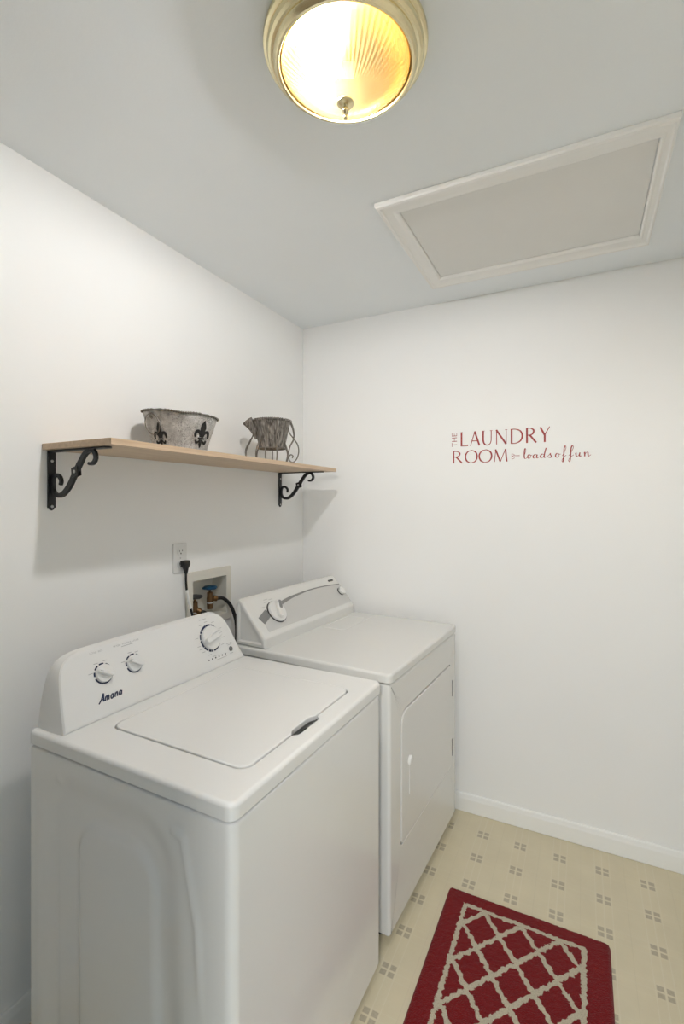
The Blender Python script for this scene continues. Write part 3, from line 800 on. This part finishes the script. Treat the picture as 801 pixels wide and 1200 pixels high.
for x, y in ((-.06, .05), (-.06, DW-.05), (-.62, .05), (-.62, DW-.05)):
    bm = bmesh.new(); lathe(bm, [(0, .0005), (.019, .0005), (.020, .004), (.018, .012), (.008, .014), (.008, .037), (0, .037)], 20, lambda u, v, h: Vector((x+u, y+v, h)))
    finish('levelling_foot', bm, M['dark_grey'], dm)

# ================================================================== SHELF ON SCROLL BRACKETS
SZ, SY0, SY1, SD, ST = 1.6385, .8464, 2.128, .299, .0175
sh = thing('wall_shelf', (.15, .5*(SY0+SY1), SZ), 'light maple wall shelf on two black scroll brackets', 'shelf', off=(.15, .5*(SY0+SY1), SZ))
bm = bmesh.new(); box(bm, .002, SD, SY0, SY1, SZ-ST, SZ, .0012, 2); finish('board', bm, M['wood'], sh)
def bracket(yc):
    zt = SZ-ST-.0005
    bm = bmesh.new()
    # upright strap on the wall with a pointed foot
    w = .0115; zb = 1.446
    lp = [(yc-w, zt), (yc-w, zb+.006), (yc-w*.62, zb+.006), (yc-w*.5, zb+.001), (yc, zb-.002), (yc+w*.5, zb+.001), (yc+w*.62, zb+.006), (yc+w, zb+.006), (yc+w, zt)]
    prism(bm, lp, lambda u, v, h: Vector((h, u, v)), .0008, .006, .001, 2)
    br = finish('bracket', bm, M['iron'], sh)
    bm = bmesh.new(); prism(bm, [(.006, yc-w), (.252, yc-w), (.259, yc-w*.5), (.262, yc), (.259, yc+w*.5), (.252, yc+w), (.006, yc+w)], lambda u, v, h: Vector((u, v, h)), zt-.0045, zt, .0005, 2)
    finish('shelf_strap', bm, M['iron'], br)
    # forged S scroll
    c = [(.172, 1.578), (.180, 1.5755), (.193, 1.579), (.2005, 1.590), (.199, 1.602), (.190, 1.6125), (.177, 1.6145), (.163, 1.6095), (.150, 1.599), (.139, 1.585), (.1285, 1.572), (.117, 1.556), (.1035, 1.537), (.091, 1.520), (.074, 1.503), (.056, 1.4915), (.040, 1.4885), (.024, 1.492), (.0135, 1.503), (.0105, 1.520), (.0125, 1.537), (.021, 1.5475), (.033, 1.5475), (.044, 1.541), (.0495, 1.530), (.046, 1.519)]
    wd = [.007, .0085, .0095, .0105, .011, .0115, .0125, .0135, .0145, .0155, .017, .017, .017, .0165, .0155, .0145, .0135, .012, .011, .0105, .010, .010, .010, .0095, .009, .007]
    P = [(p.x, p.y) for p in cr([Vector((a, b, 0)) for a, b in c], 5)]
    W = []
    for i in range(len(P)):
        q = i/5; k = min(len(wd)-2, int(q)); W.append(wd[k]+(wd[k+1]-wd[k])*(q-k))
    bm = bmesh.new(); Mb = lambda u, v, h: Vector((u, yc+h, v)); ribbon(bm, P, W, Mb, -.0045, .0045)
    sc = finish('scroll', bm, M['iron'], br, 40)
    # pierced diamond boss at the middle of the scroll
    a45 = math.atan2(1.556-1.537, .117-.1035)
    bm = bmesh.new(); cx, cz = .1165, 1.5555
    dm_ = [(.021, 0), (.012, .0075), (0, .0175), (-.012, .0075), (-.021, 0), (-.012, -.0075), (0, -.0175), (.012, -.0075)]
    R2 = lambda p: (cx+p[0]*math.cos(a45)-p[1]*math.sin(a45), cz+p[0]*math.sin(a45)+p[1]*math.cos(a45))
    o2 = [R2(p) for p in dm_]
    for hh in (-.0062, .0047):
        A = vloop(bm, [Mb(u, v, hh) for u, v in o2]); B = vloop(bm, [Mb(u, v, hh+.0015) for u, v in o2])
        bridge(bm, A, B); bm.faces.new(A[::-1]); bm.faces.new(B)
    finish('boss', bm, M['iron'], br, 30)
    bm = bmesh.new(); lathe(bm, [(0, -.0085), (.003, -.0082), (.0048, -.0066), (.0048, .0066), (.003, .0082), (0, .0085)], 16, lambda u, v, h: Vector((cx+u, yc+h, cz+v))); finish('rivet', bm, M['screw'], br)
    for z in (1.590, 1.456):
        bm = bmesh.new(); lathe(bm, [(0, .0090), (.002, .0088), (.0040, .0072), (.0042, .0058), (0, .0058)], 16, lambda u, v, h: Vector((h, yc+u, z+v))); finish('screw', bm, M['screw'], br)
    return br
bracket(.874); bracket(2.066)

# ================================================================== TIN TUB
BX, BY, BH = .163, 1.222, .124
tb = thing('tin_tub', (BX, BY, SZ+.0005), 'embossed grey tin tub with black fleur-de-lis on the shelf', 'planter')
def tub(th, t, o=0):
    a = (.071+.029*t**1.1)+o; b = (.076+.034*t**1.1)+o      # half length (Y), half width (X)
    c, s = math.cos(th), math.sin(th); e = 2/3.6
    x = b*math.copysign(abs(c)**e, c); y = a*math.copysign(abs(s)**e, s)
    return Vector((x, y, BH*t+t*t*(.006-.011*x/b+.0025*math.cos(4*th))))
bm = bmesh.new(); n = 96
R_ = []
for k in range(15): R_.append(vloop(bm, [tub(2*PI*j/n, k/14) for j in range(n)]))
for k in (14, 10, 5, 0): R_.append(vloop(bm, [tub(2*PI*j/n, k/14, -.0022)+Vector((0, 0, .002 if k == 0 else 0)) for j in range(n)]))
for a, b in zip(R_, R_[1:]): bridge(bm, a, b)
bm.faces.new(R_[0][::-1]); bm.faces.new(R_[-1])
body = finish('body', bm, M['tin'], tb, 50)
bm = bmesh.new()
pts = [tub(2*PI*j/240, 1, .0012) for j in range(240)]
tube(bm, pts, [.0032+.0011*math.sin(j*PI*2*60/240) for j in range(240)], 8, True)
finish('rim', bm, mat('rim_tin', (.17, .16, .14, 1), .5, .5, var=.3, vscale=60), tb, 60)
bm = bmesh.new()
for t_ in (.06,):
    tube(bm, [tub(2*PI*j/120, t_, .0008) for j in range(120)], .0018, 6, True)
finish('foot_bead', bm, M['tin'], tb, 60)
def fleur(name, th0, zc, size):
    # local (u along the wall of the tub, v up) -> surface
    def Mf(u, v, h):
        t_ = max(0, (zc+v)/BH)
        p = tub(th0, t_); horiz = Vector((p.x, p.y, 0))
        # walk along the wall of the tub by arc length
        th = th0; rest = abs(u); sg_ = 1 if u > 0 else -1; last = tub(th, t_)
        while rest > 1e-6:
            d_ = .004*sg_; nx_ = tub(th+d_, t_); l_ = (Vector((nx_.x-last.x, nx_.y-last.y, 0))).length
            if l_ > rest: th += d_*rest/l_; break
            rest -= l_; th += d_; last = nx_
        return tub(th, t_, .0012+h)
    bm = bmesh.new(); s = size
    def rb(pts, w): ribbon(bm, [(p[0]*s, p[1]*s) for p in _c(*pts)], [q*s for q in w], Mf, -.0010, .0006, 3)
    rb([(0, -.02), (0, .14), (0, .32), (0, .52), (0, .72), (0, .92)], [.10, .16, .34, .42, .26, .02])          # centre petal
    for g_ in (-1, 1):
        rb([(g_*.10, -.02), (g_*.16, .16), (g_*.29, .29), (g_*.45, .25), (g_*.50, .08), (g_*.46, -.06)], [.06, .12, .17, .19, .15, .03])
        rb([(g_*.07, -.16), (g_*.16, -.27), (g_*.30, -.34), (g_*.37, -.24), (g_*.34, -.17)], [.06, .09, .15, .12, .03])
    rb([(-.24, -.085), (-.1, -.085), (.1, -.085), (.24, -.085)], [.075, .085, .085, .075])
    rb([(0, -.15), (0, -.30), (0, -.45), (0, -.62)], [.10, .19, .17, .02])
    return finish(name, bm, M['fleur'], tb, 60)
def ring_handle(th0, zc):
    def Mf(u, v, h):
        t_ = (zc+v)/BH; p = tub(th0, t_); q1 = tub(th0-.15, t_); q2 = tub(th0+.15, t_); tg = Vector((q2.x-q1.x, q2.y-q1.y, 0)).normalized()
        return p+tg*u+Vector((tg.y, -tg.x, 0))*h
    bm = bmesh.new(); tube(bm, [Mf(.033*math.cos(a), -.026+.030*math.sin(a), .0045) for a in [2*PI*k/40 for k in range(40)]], .0015, 8, True)
    rh = finish('ring_handle', bm, M['wire'], tb, 60)
    bm = bmesh.new(); tube(bm, cr([Mf(0, .007, .0), Mf(0, .006, .005), Mf(0, 0, .0075), Mf(0, -.004, .0045), Mf(0, -.008, .0)], 4), .0032, 8); finish('ring_clip', bm, M['wire'], rh, 60)
TH_RING, TH_F1, TH_F2 = math.radians(-97), math.radians(-90.5), math.radians(.5)
fleur('fleur_de_lis', TH_F1, .042, .050)
fleur('fleur_de_lis', TH_F2, .050, .060)
ring_handle(TH_RING, .108); ring_handle(PI+TH_RING, .108)

# ================================================================== TWIG WATERING-CAN PLANTER
CXp, CYp = .185, 1.735
wc = thing('wire_planter', (CXp, CYp, SZ+.0005), 'rustic twig and wire pot shaped like a watering can on the shelf', 'planter', math.radians(-56))
bm = bmesh.new(); nb = 168
prof = [(.0535, .062), (.058, .085), (.0635, .11), (.0690, .135), (.0745, .16), (.0795, .182), (.0765, .182), (.0665, .135), (.055, .07), (.0, .068)]
rnd = [random.uniform(-.015, .015) for _ in range(42)]
def twigr(a, i):
    if i > 5: return 1
    k = int(a/(2*PI)*42) % 42
    return 1+.026*abs(math.sin(21*a))+rnd[k]
lathe(bm, prof, nb, ID, twigr)
bmesh.ops.holes_fill(bm, edges=[e for e in bm.edges if e.is_boundary], sides=0)
pot = finish('pot', bm, M['twig'], wc, 50)
bm = bmesh.new()
for ph in (0, PI):
    tube(bm, [((.0815+.0030*math.cos(30*a+ph))*math.cos(a), (.0815+.0030*math.cos(30*a+ph))*math.sin(a), .184+.0030*math.sin(30*a+ph)) for a in [2*PI*k/240 for k in range(240)]], .0028, 6, True)
finish('braided_rim', bm, M['twig'], wc, 60)
bm = bmesh.new(); tube(bm, [(.0575*math.cos(a), .0575*math.sin(a), .064) for a in [2*PI*k/48 for k in range(48)]], .0022, 6, True); finish('base_hoop', bm, M['wire'], wc, 60)
def pol(r, a, z): return Vector((r*math.cos(a), r*math.sin(a), z))
legs = [(-18, .0), (15, .0), (-48, .004), (48, .004), (130, .004), (180, .0), (230, .004)]
for deg, ex in legs:
    a = math.radians(deg); bm = bmesh.new()
    tube(bm, cr([pol(.084, a, .180), pol(.078, a, .150), pol(.071, a, .115), pol(.073+ex*.5, a, .085), pol(.084+ex, a, .052), pol(.085+ex, a, .025), pol(.078+ex, a, .0022)], 5), .0029, 7)
    finish('leg', bm, M['wire'], wc, 60)
# pairs of crossing wires on the spout side (-Y) and handle side (+Y)
for deg, sgn in ((-78, 1), (-102, -1)):
    a = math.radians(deg); a2 = math.radians(-90-sgn*8); bm = bmesh.new()
    tube(bm, cr([pol(.086, a, .182), pol(.083, a, .150), pol(.082, (a+a2)/2, .122), pol(.098, a2, .092), pol(.114, a2, .055), pol(.113, a2, .028), pol(.106, a2, .0022)], 5), .0029, 7)
    finish('leg', bm, M['wire'], wc, 60)
for deg, sgn in ((74, 1), (106, -1)):
    a = math.radians(deg); bm = bmesh.new()
    a2 = math.radians(90+sgn*7)
    tube(bm, cr([pol(.083, a, .182), pol(.093, a, .160), pol(.099, a, .132), pol(.094, a2, .105), pol(.080, a2, .078), pol(.071, a2, .045), pol(.066, a2, .0022)], 5), .0029, 7)
    finish('leg', bm, M['wire'], wc, 60)
bm = bmesh.new()
tube(bm, cr([(0, .070, .150), (0, .080, .128), (0, .096, .108), (0, .112, .082), (0, .1165, .052), (0, .108, .022), (0, .092, .006), (0, .077, .012), (0, .073, .028), (0, .081, .039), (0, .091, .034), (0, .088, .024)], 5), .0026, 8)
finish('scroll_handle', bm, M['wire'], wc, 60)
bm = bmesh.new()
sp = [(-.066, .108, .008), (-.074, .132, .012), (-.084, .154, .0165), (-.096, .172, .0205), (-.107, .185, .0235)]
rings = []; nb = 24
for i, (y, z, r) in enumerate(sp):
    dirv = Vector((0, -.62, .78)); s1 = Vector((1, 0, 0)); s2 = dirv.cross(s1)
    tilt = Vector((0, .55, .85)) if i == len(sp)-1 else s2
    rings.append(vloop(bm, [Vector((0, y, z))+r*(1+.07*abs(math.sin(4*a)))*(math.cos(a)*s1+math.sin(a)*s2) for a in [2*PI*k/nb for k in range(nb)]]))
for y, z, r in [(-.104, .182, .0195), (-.084, .155, .012)]:
    rings.append(vloop(bm, [Vector((0, y, z))+r*(math.cos(a)*Vector((1, 0, 0))+math.sin(a)*Vector((0, -.62, .78)).cross(Vector((1, 0, 0)))) for a in [2*PI*k/nb for k in range(nb)]]))
for a, b in zip(rings, rings[1:]): bridge(bm, a, b)
bm.faces.new(rings[0][::-1]); bm.faces.new(rings[-1])
finish('spout', bm, M['twig'], wc, 60)

# ================================================================== ELECTRICAL OUTLET AND CORD
ot = thing('wall_outlet', (0, 1.3775, 1.252), 'white duplex wall outlet above the washer, cord in its lower socket', 'outlet', off=(0, 1.3775, 1.252))
bm = bmesh.new(); prism(bm, rrect(1.343, 1.412, 1.1945, 1.3095, .004, 4), WL, .0004, .0060, .003, 3); pl = finish('cover_plate', bm, M['wallplate'], ot)
for zc in (1.2775, 1.2265):
    bm = bmesh.new(); prism(bm, rrect(1.3605, 1.3945, zc-.0145, zc+.0145, .010, 5), WL, .0055, .0080, .0008, 2); rc = finish('receptacle', bm, M['wallplate'], ot)
    for y0_, y1_, z0_, z1_ in ((1.3690, 1.3712, zc-.002, zc+.0085), (1.3838, 1.3862, zc-.0005, zc+.0085), (1.3750, 1.3800, zc-.0105, zc-.0055)):
        bm = bmesh.new(); prism(bm, rrect(y0_, y1_, z0_, z1_, .0008, 2), WL, .0074, .0083); finish('slot', bm, M['slot'], rc)
bm = bmesh.new(); lathe(bm, [(0, .0075), (.002, .0074), (.0032, .0064), (.0032, .0055), (0, .0055)], 16, lambda u, v, h: Vector((h, 1.3775+u, 1.252+v))); finish('screw', bm, M['screw'], ot)

pc_ = thing('power_cord', (.03, 1.385, 1.228), 'black power cord with angled plug hanging from the wall outlet', 'cord', off=(.03, 1.385, 1.228))
bm = bmesh.new()
# wide flat-topped angle plug, narrowing down to its strain relief
sec = [(1.2420, .0165, .0110), (1.2390, .0190, .0130), (1.2280, .0190, .0135), (1.2200, .0150, .0120), (1.2110, .0095, .0090), (1.1980, .0062, .0062), (1.1900, .0050, .0050)]
rings = []
for z, hy, hxx in sec:
    yy = 1.385+(1.2420-z)*.10
    rings.append(vloop(bm, [Vector((.0225+hxx*p[0], yy+hy*p[1], z)) for p in [(math.copysign(abs(math.cos(a))**.6, math.cos(a)), math.copysign(abs(math.sin(a))**.6, math.sin(a))) for a in [2*PI*k/24 for k in range(24)]]]))
for a, b in zip(rings, rings[1:]): bridge(bm, a, b)
bm.faces.new(rings[0][::-1]); bm.faces.new(rings[-1])
finish('plug', bm, M['rubber'], pc_, 40)
cp = cr([(.0225, 1.389, 1.193), (.024, 1.388, 1.16), (.028, 1.389, 1.12), (.034, 1.397, 1.07), (.040, 1.408, 1.02), (.046, 1.420, .96), (.05, 1.432, .88), (.05, 1.44, .78)], 6)
bm = bmesh.new(); tube(bm, cp, .0046, 10); finish('cable', bm, M['rubber'], pc_, 60)
bm = bmesh.new(); seg_ = [p for p in cp if 1.052 < p.z < 1.130]; tube(bm, seg_, .0056, 12)
finish('paper_wrap', bm, M['wallplate'], pc_, 60)

# ================================================================== RECESSED WASHER OUTLET BOX, VALVES AND HOSES
ob = thing('washer_outlet_box', (0, 1.5455, 1.07), 'recessed cream plumbing box in the wall behind the washer', 'outlet box', off=(0, 1.5455, 1.07))
bm = bmesh.new()
ring(bm, rrect(OB[0]-.036, OB[1]+.030, OB[2]-.03, OB[3]+.040, .006, 3), rrect(*OB, .003, 3), WL, .0006, .0065, .080, bev=.003, seg=2, ib=.002)
finish('housing', bm, M['cream_plastic'], ob, 35)
def valve(y, z, blue, hose_dir):
    x = -.026
    v = thing('water_valve', (x, y, z-.05), 'brass water valve with a blue handle in the plumbing box' if blue else 'tarnished water valve at the left edge of the plumbing box, dark handle', 'valve', off=(x, y, z-.05), group=None)
    AX = lambda u, w, h: Vector((x+u, y+w, z+h))
    b = bmesh.new(); lathe(b, [(0, -.050), (.0125, -.050), (.0125, -.028), (.0105, -.026), (.0105, -.022), (.0135, -.021), (.0135, -.006), (.0120, .004), (.0120, .020), (.0095, .022), (0, .022)], 24, AX); bo = finish('body', b, M['old_brass'], v, 30)
    b = bmesh.new(); lathe(b, [(.0120, -.026), (.0135, -.0255), (.0135, -.0225), (.0120, -.022)], 24, AX); finish('collar', b, M['wallplate'], v, 30)
    b = bmesh.new(); lathe(b, [(0, .020), (.0045, .020), (.0045, .036), (0, .036)], 14, AX); finish('stem', b, M['old_brass'], v)
    b = bmesh.new(); d = Vector(hose_dir).normalized(); s1 = d.cross(Vector((0, 0, 1))).normalized(); s2 = d.cross(s1)
    lathe(b, [(0, .006), (.0085, .006), (.0085, .014), (.0125, .015), (.0125, .030), (.0095, .033), (0, .033)], 20, lambda u, w, h: Vector((x, y, z-.004))+d*h+s1*u+s2*w); finish('outlet_nut', b, M['old_brass'], v, 30)
    b = bmesh.new()
    lathe(b, [(0, .034), (.024, .034), (.030, .037), (.030, .043), (.024, .047), (.008, .048), (0, .049)], 60, AX, lambda a, i: 1+.08*math.cos(6*a) if 1 <= i <= 4 else 1)
    finish('handle', b, M['blue_handle'] if blue else M['dark_grey'], v, 40)
    return v
valve(1.576, 1.062, True, (.45, .75, -.15))
valve(1.487, 1.038, False, (.6, .25, -.5))
h = thing('water_hose', (.05, 1.66, .90), 'black water hose curving right from the blue-handled valve', 'hose', off=(.05, 1.66, .90))
bm = bmesh.new(); tube(bm, cr([(-.020, 1.590, 1.0565), (-.008, 1.606, 1.054), (.006, 1.626, 1.050), (.022, 1.647, 1.024), (.034, 1.660, .985), (.042, 1.668, .935), (.044, 1.666, .86), (.040, 1.65, .76)], 6), .0078, 12); finish('hose', bm, M['rubber'], h, 60)
h2 = thing('water_hose', (.04, 1.52, .90), 'black water hose looping from the left valve behind the washer', 'hose', off=(.04, 1.52, .90))
bm = bmesh.new(); tube(bm, cr([(-.014, 1.491, 1.023), (-.002, 1.499, 1.016), (.012, 1.508, 1.010), (.024, 1.512, .975), (.032, 1.516, .92), (.034, 1.52, .84), (.032, 1.52, .76)], 6), .0085, 12); finish('hose', bm, M['rubber'], h2, 60)

# ================================================================== WALL LETTERING
wd = thing('wall_decal', (1.13, D, 1.73), 'red vinyl wall lettering reading the laundry room loads of fun', 'wall decal', off=(1.13, D, 1.73))
BW = lambda u, v, h: Vector((u, D-.0003-h, v))
T0, T1 = 0, .0006
bm = bmesh.new()
for ch, a, b in (('L', .880, .914), ('A', .926, .969), ('U', .979, 1.027), ('N', 1.042, 1.091), ('D', 1.106, 1.161), ('R', 1.172, 1.217), ('Y', 1.231, 1.272)): glyph(bm, ch, a, b, 1.7355, 1.8030, BW, T0, T1)
finish('lettering', bm, M['decal'], wd)
bm = bmesh.new()
for ch, a, b in (('R', .841, .888), ('O', .901, .959), ('O', .965, 1.025), ('M', 1.034, 1.094)): glyph(bm, ch, a, b, 1.6555, 1.7135, BW, T0, T1)
finish('lettering', bm, M['decal'], wd)
bm = bmesh.new(); word(bm, 'THE', 0, .066, 0, .024, lambda u, v, h: BW(.862-v, 1.735+u, h), T0, T1, 1.1); finish('lettering', bm, M['decal'], wd)
bm = bmesh.new()     # little flourish between the words
for pts, w in (([(1.111, 1.6865), (1.118, 1.6885), (1.123, 1.6845), (1.118, 1.6805), (1.111, 1.6785)], .0016), ([(1.112, 1.6785), (1.120, 1.6765), (1.123, 1.6705), (1.116, 1.6665), (1.111, 1.6685)], .0016), ([(1.112, 1.690), (1.1125, 1.664)], .0018), ([(1.122, 1.681), (1.146, 1.682)], .0016), ([(1.122, 1.676), (1.146, 1.676)], .0016)):
    ribbon(bm, _c(*pts) if len(pts) > 2 else pts, w, BW, T0, T1)
finish('flourish', bm, M['decal'], wd)
SCR = {   # script strokes: x in 0..1 of the letter's box, y in x-heights
 'l': [([(-.25, .25), (.2, .9), (.62, 2.1), (.5, 2.65), (.25, 2.3), (.12, 1.0), (.22, .15), (.6, 0), (1.1, .35)], 1)],
 'o': [([(.75, .95), (.35, 1.0), (.05, .6), (.1, .15), (.4, 0), (.75, .2), (.9, .6), (.7, .95), (.8, .8), (1.25, .8)], 1)],
 'a': [([(.72, .85), (.4, 1.0), (.08, .6), (.08, .2), (.3, 0), (.55, .3), (.75, .95)], 1), ([(.75, .95), (.68, .3), (.8, 0), (1.1, .3)], 1)],
 'd': [([(.62, .85), (.35, 1.0), (.06, .6), (.06, .2), (.25, 0), (.5, .3), (.7, 1.0)], 1), ([(.98, 2.55), (.8, 1.6), (.66, .5), (.72, .05), (1.05, .3)], 1)],
 's': [([(-.1, .2), (.35, .75), (.6, 1.1), (.62, .8), (.85, .35), (.6, 0), (.2, .1)], 1)],
 'f': [([(.05, .3), (.5, 1.1), (.95, 2.3), (.8, 2.85), (.55, 2.3), (.45, 1.0), (.38, -.3), (.22, -1.2), (.0, -.9), (.3, -.2), (1.0, .5)], 1)],
 'u': [([(-.05, .7), (.1, 1.0), (.1, .4), (.25, 0), (.5, .2), (.75, 1.0)], 1), ([(.75, 1.0), (.7, .35), (.82, 0), (1.1, .3)], 1)],
 'n': [([(-.02, .75), (.12, 1.0), (.12, 0)], 1), ([(.12, .4), (.35, .9), (.6, 1.0), (.65, .4), (.75, 0), (1.1, .35)], 1)],
}
XH = .0172
for wordl in ((('l', 1.164, 1.177), ('o', 1.1795, 1.195), ('a', 1.2015, 1.2255), ('d', 1.232, 1.257), ('s', 1.262, 1.281)), (('o', 1.294, 1.311), ('f', 1.320, 1.337)), (('f', 1.346, 1.366), ('u', 1.373, 1.396), ('n', 1.406, 1.430))):
    bm = bmesh.new()
    for ch, a, b in wordl:
        for pts, _ in SCR[ch]:
            P = [(a+p[0]*(b-a), 1.6655+p[1]*XH) for p in _c(*pts)]; W = []
            for i in range(len(P)):
                j = min(i, len(P)-2); dx, dy = P[j+1][0]-P[j][0], P[j+1][1]-P[j][1]
                W.append(.0019+.0030*max(0, -dy/(math.hypot(dx, dy)+1e-9)))
            ribbon(bm, P, W, BW, T0, T1)
    finish('lettering', bm, M['decal'], wd)

# ================================================================== RUG
rx0, rx1, ry0, ry1 = RUG
cx, cy = (rx0+rx1)/2, (ry0+ry1)/2
bm = bmesh.new()
nx, ny = 118, 182
hw, hh = (rx1-rx0)/2, (ry1-ry0)/2
def rug_h(x, y):
    d = -sdrr(x, y, -hw, hw, -hh, hh, .014)
    return .0015+.0105*min(1, max(0, d/.010))**.5
V = []
for j in range(ny+1):
    row = []
    for i in range(nx+1):
        x = -hw+2*hw*i/nx; y = -hh+2*hh*j/ny
        d = sdrr(x, y, -hw, hw, -hh, hh, .016)
        if d > 0:            # pull the corner points back onto the rounded outline
            qx, qy = hw-.016, hh-.016
            vx, vy = x-math.copysign(qx, x), y-math.copysign(qy, y); l = math.hypot(vx, vy)
            x = math.copysign(qx, x)+vx*.016/l; y = math.copysign(qy, y)+vy*.016/l
        edge = i in (0, nx) or j in (0, ny)
        z = .0008 if edge else rug_h(x, y)+random.uniform(-.0011, .0011)
        row.append(bm.verts.new((x+(0 if edge else random.uniform(-.0008, .0008)), y+(0 if edge else random.uniform(-.0008, .0008)), z)))
    V.append(row)
for j in range(ny):
    for i in range(nx): bm.faces.new((V[j][i], V[j][i+1], V[j+1][i+1], V[j+1][i]))
rug = raw('rug', bm, M['rug'], None, 180)
rug.location = (cx, cy, 0)
tag(rug, 'dark red rug with a cream diamond lattice on the vinyl floor', 'rug')

# ================================================================== LIGHT
w = bpy.data.worlds.new('hall_daylight'); S.world = w; w.use_nodes = True
wn = w.node_tree.nodes; wl_ = w.node_tree.links; bg = wn['Background']
tc = wn.new('ShaderNodeTexCoord'); sx = wn.new('ShaderNodeSeparateXYZ'); wl_.new(tc.outputs['Generated'], sx.inputs[0])
rp = wn.new('ShaderNodeValToRGB'); e = rp.color_ramp.elements
mrw = wn.new('ShaderNodeMapRange'); mrw.inputs['From Min'].default_value = -1; wl_.new(sx.outputs['Z'], mrw.inputs['Value']); wl_.new(mrw.outputs['Result'], rp.inputs['Fac'])
e[0].position = .30; e[0].color = (.20, .165, .125, 1)
e[1].position = .62; e[1].color = (.55, .77, 1, 1)
wl_.new(rp.outputs['Color'], bg.inputs['Color']); bg.inputs['Strength'].default_value = 1.7
# added point light behind the camera, fills the room through the doorway
l = bpy.data.lights.new('fill_light', 'POINT'); l.energy = 98; l.color = (1, .95, .885); l.shadow_soft_size = .14
lo = bpy.data.objects.new('fill_light', l); COL.objects.link(lo); lo.location = (1.68, -1.20, 2.05)

# ================================================================== CAMERA
cam = bpy.data.cameras.new('camera'); co = bpy.data.objects.new('camera', cam); COL.objects.link(co)
co.location = (1.4021, 0, 1.4689); co.rotation_euler = (PI/2, 0, .4666)
cam.sensor_fit = 'VERTICAL'; cam.sensor_height = 36; cam.sensor_width = 24.03
cam.lens = 560.14/1200*36; cam.shift_y = -(600-588.46)/1200; cam.clip_start = .02
S.camera = co
S.view_settings.view_transform = 'Standard'; S.view_settings.look = 'None'
S.view_settings.gamma = 1; S.view_settings.use_curve_mapping = False
S.view_settings.exposure = 0.31
try:
    S.cycles.use_denoising = True; S.cycles.max_bounces = 10; S.cycles.diffuse_bounces = 6; S.cycles.transparent_max_bounces = 12
    S.cycles.sample_clamp_indirect = 6
except Exception: pass
for o in COL.objects:
    if '_o' in o: del o['_o']
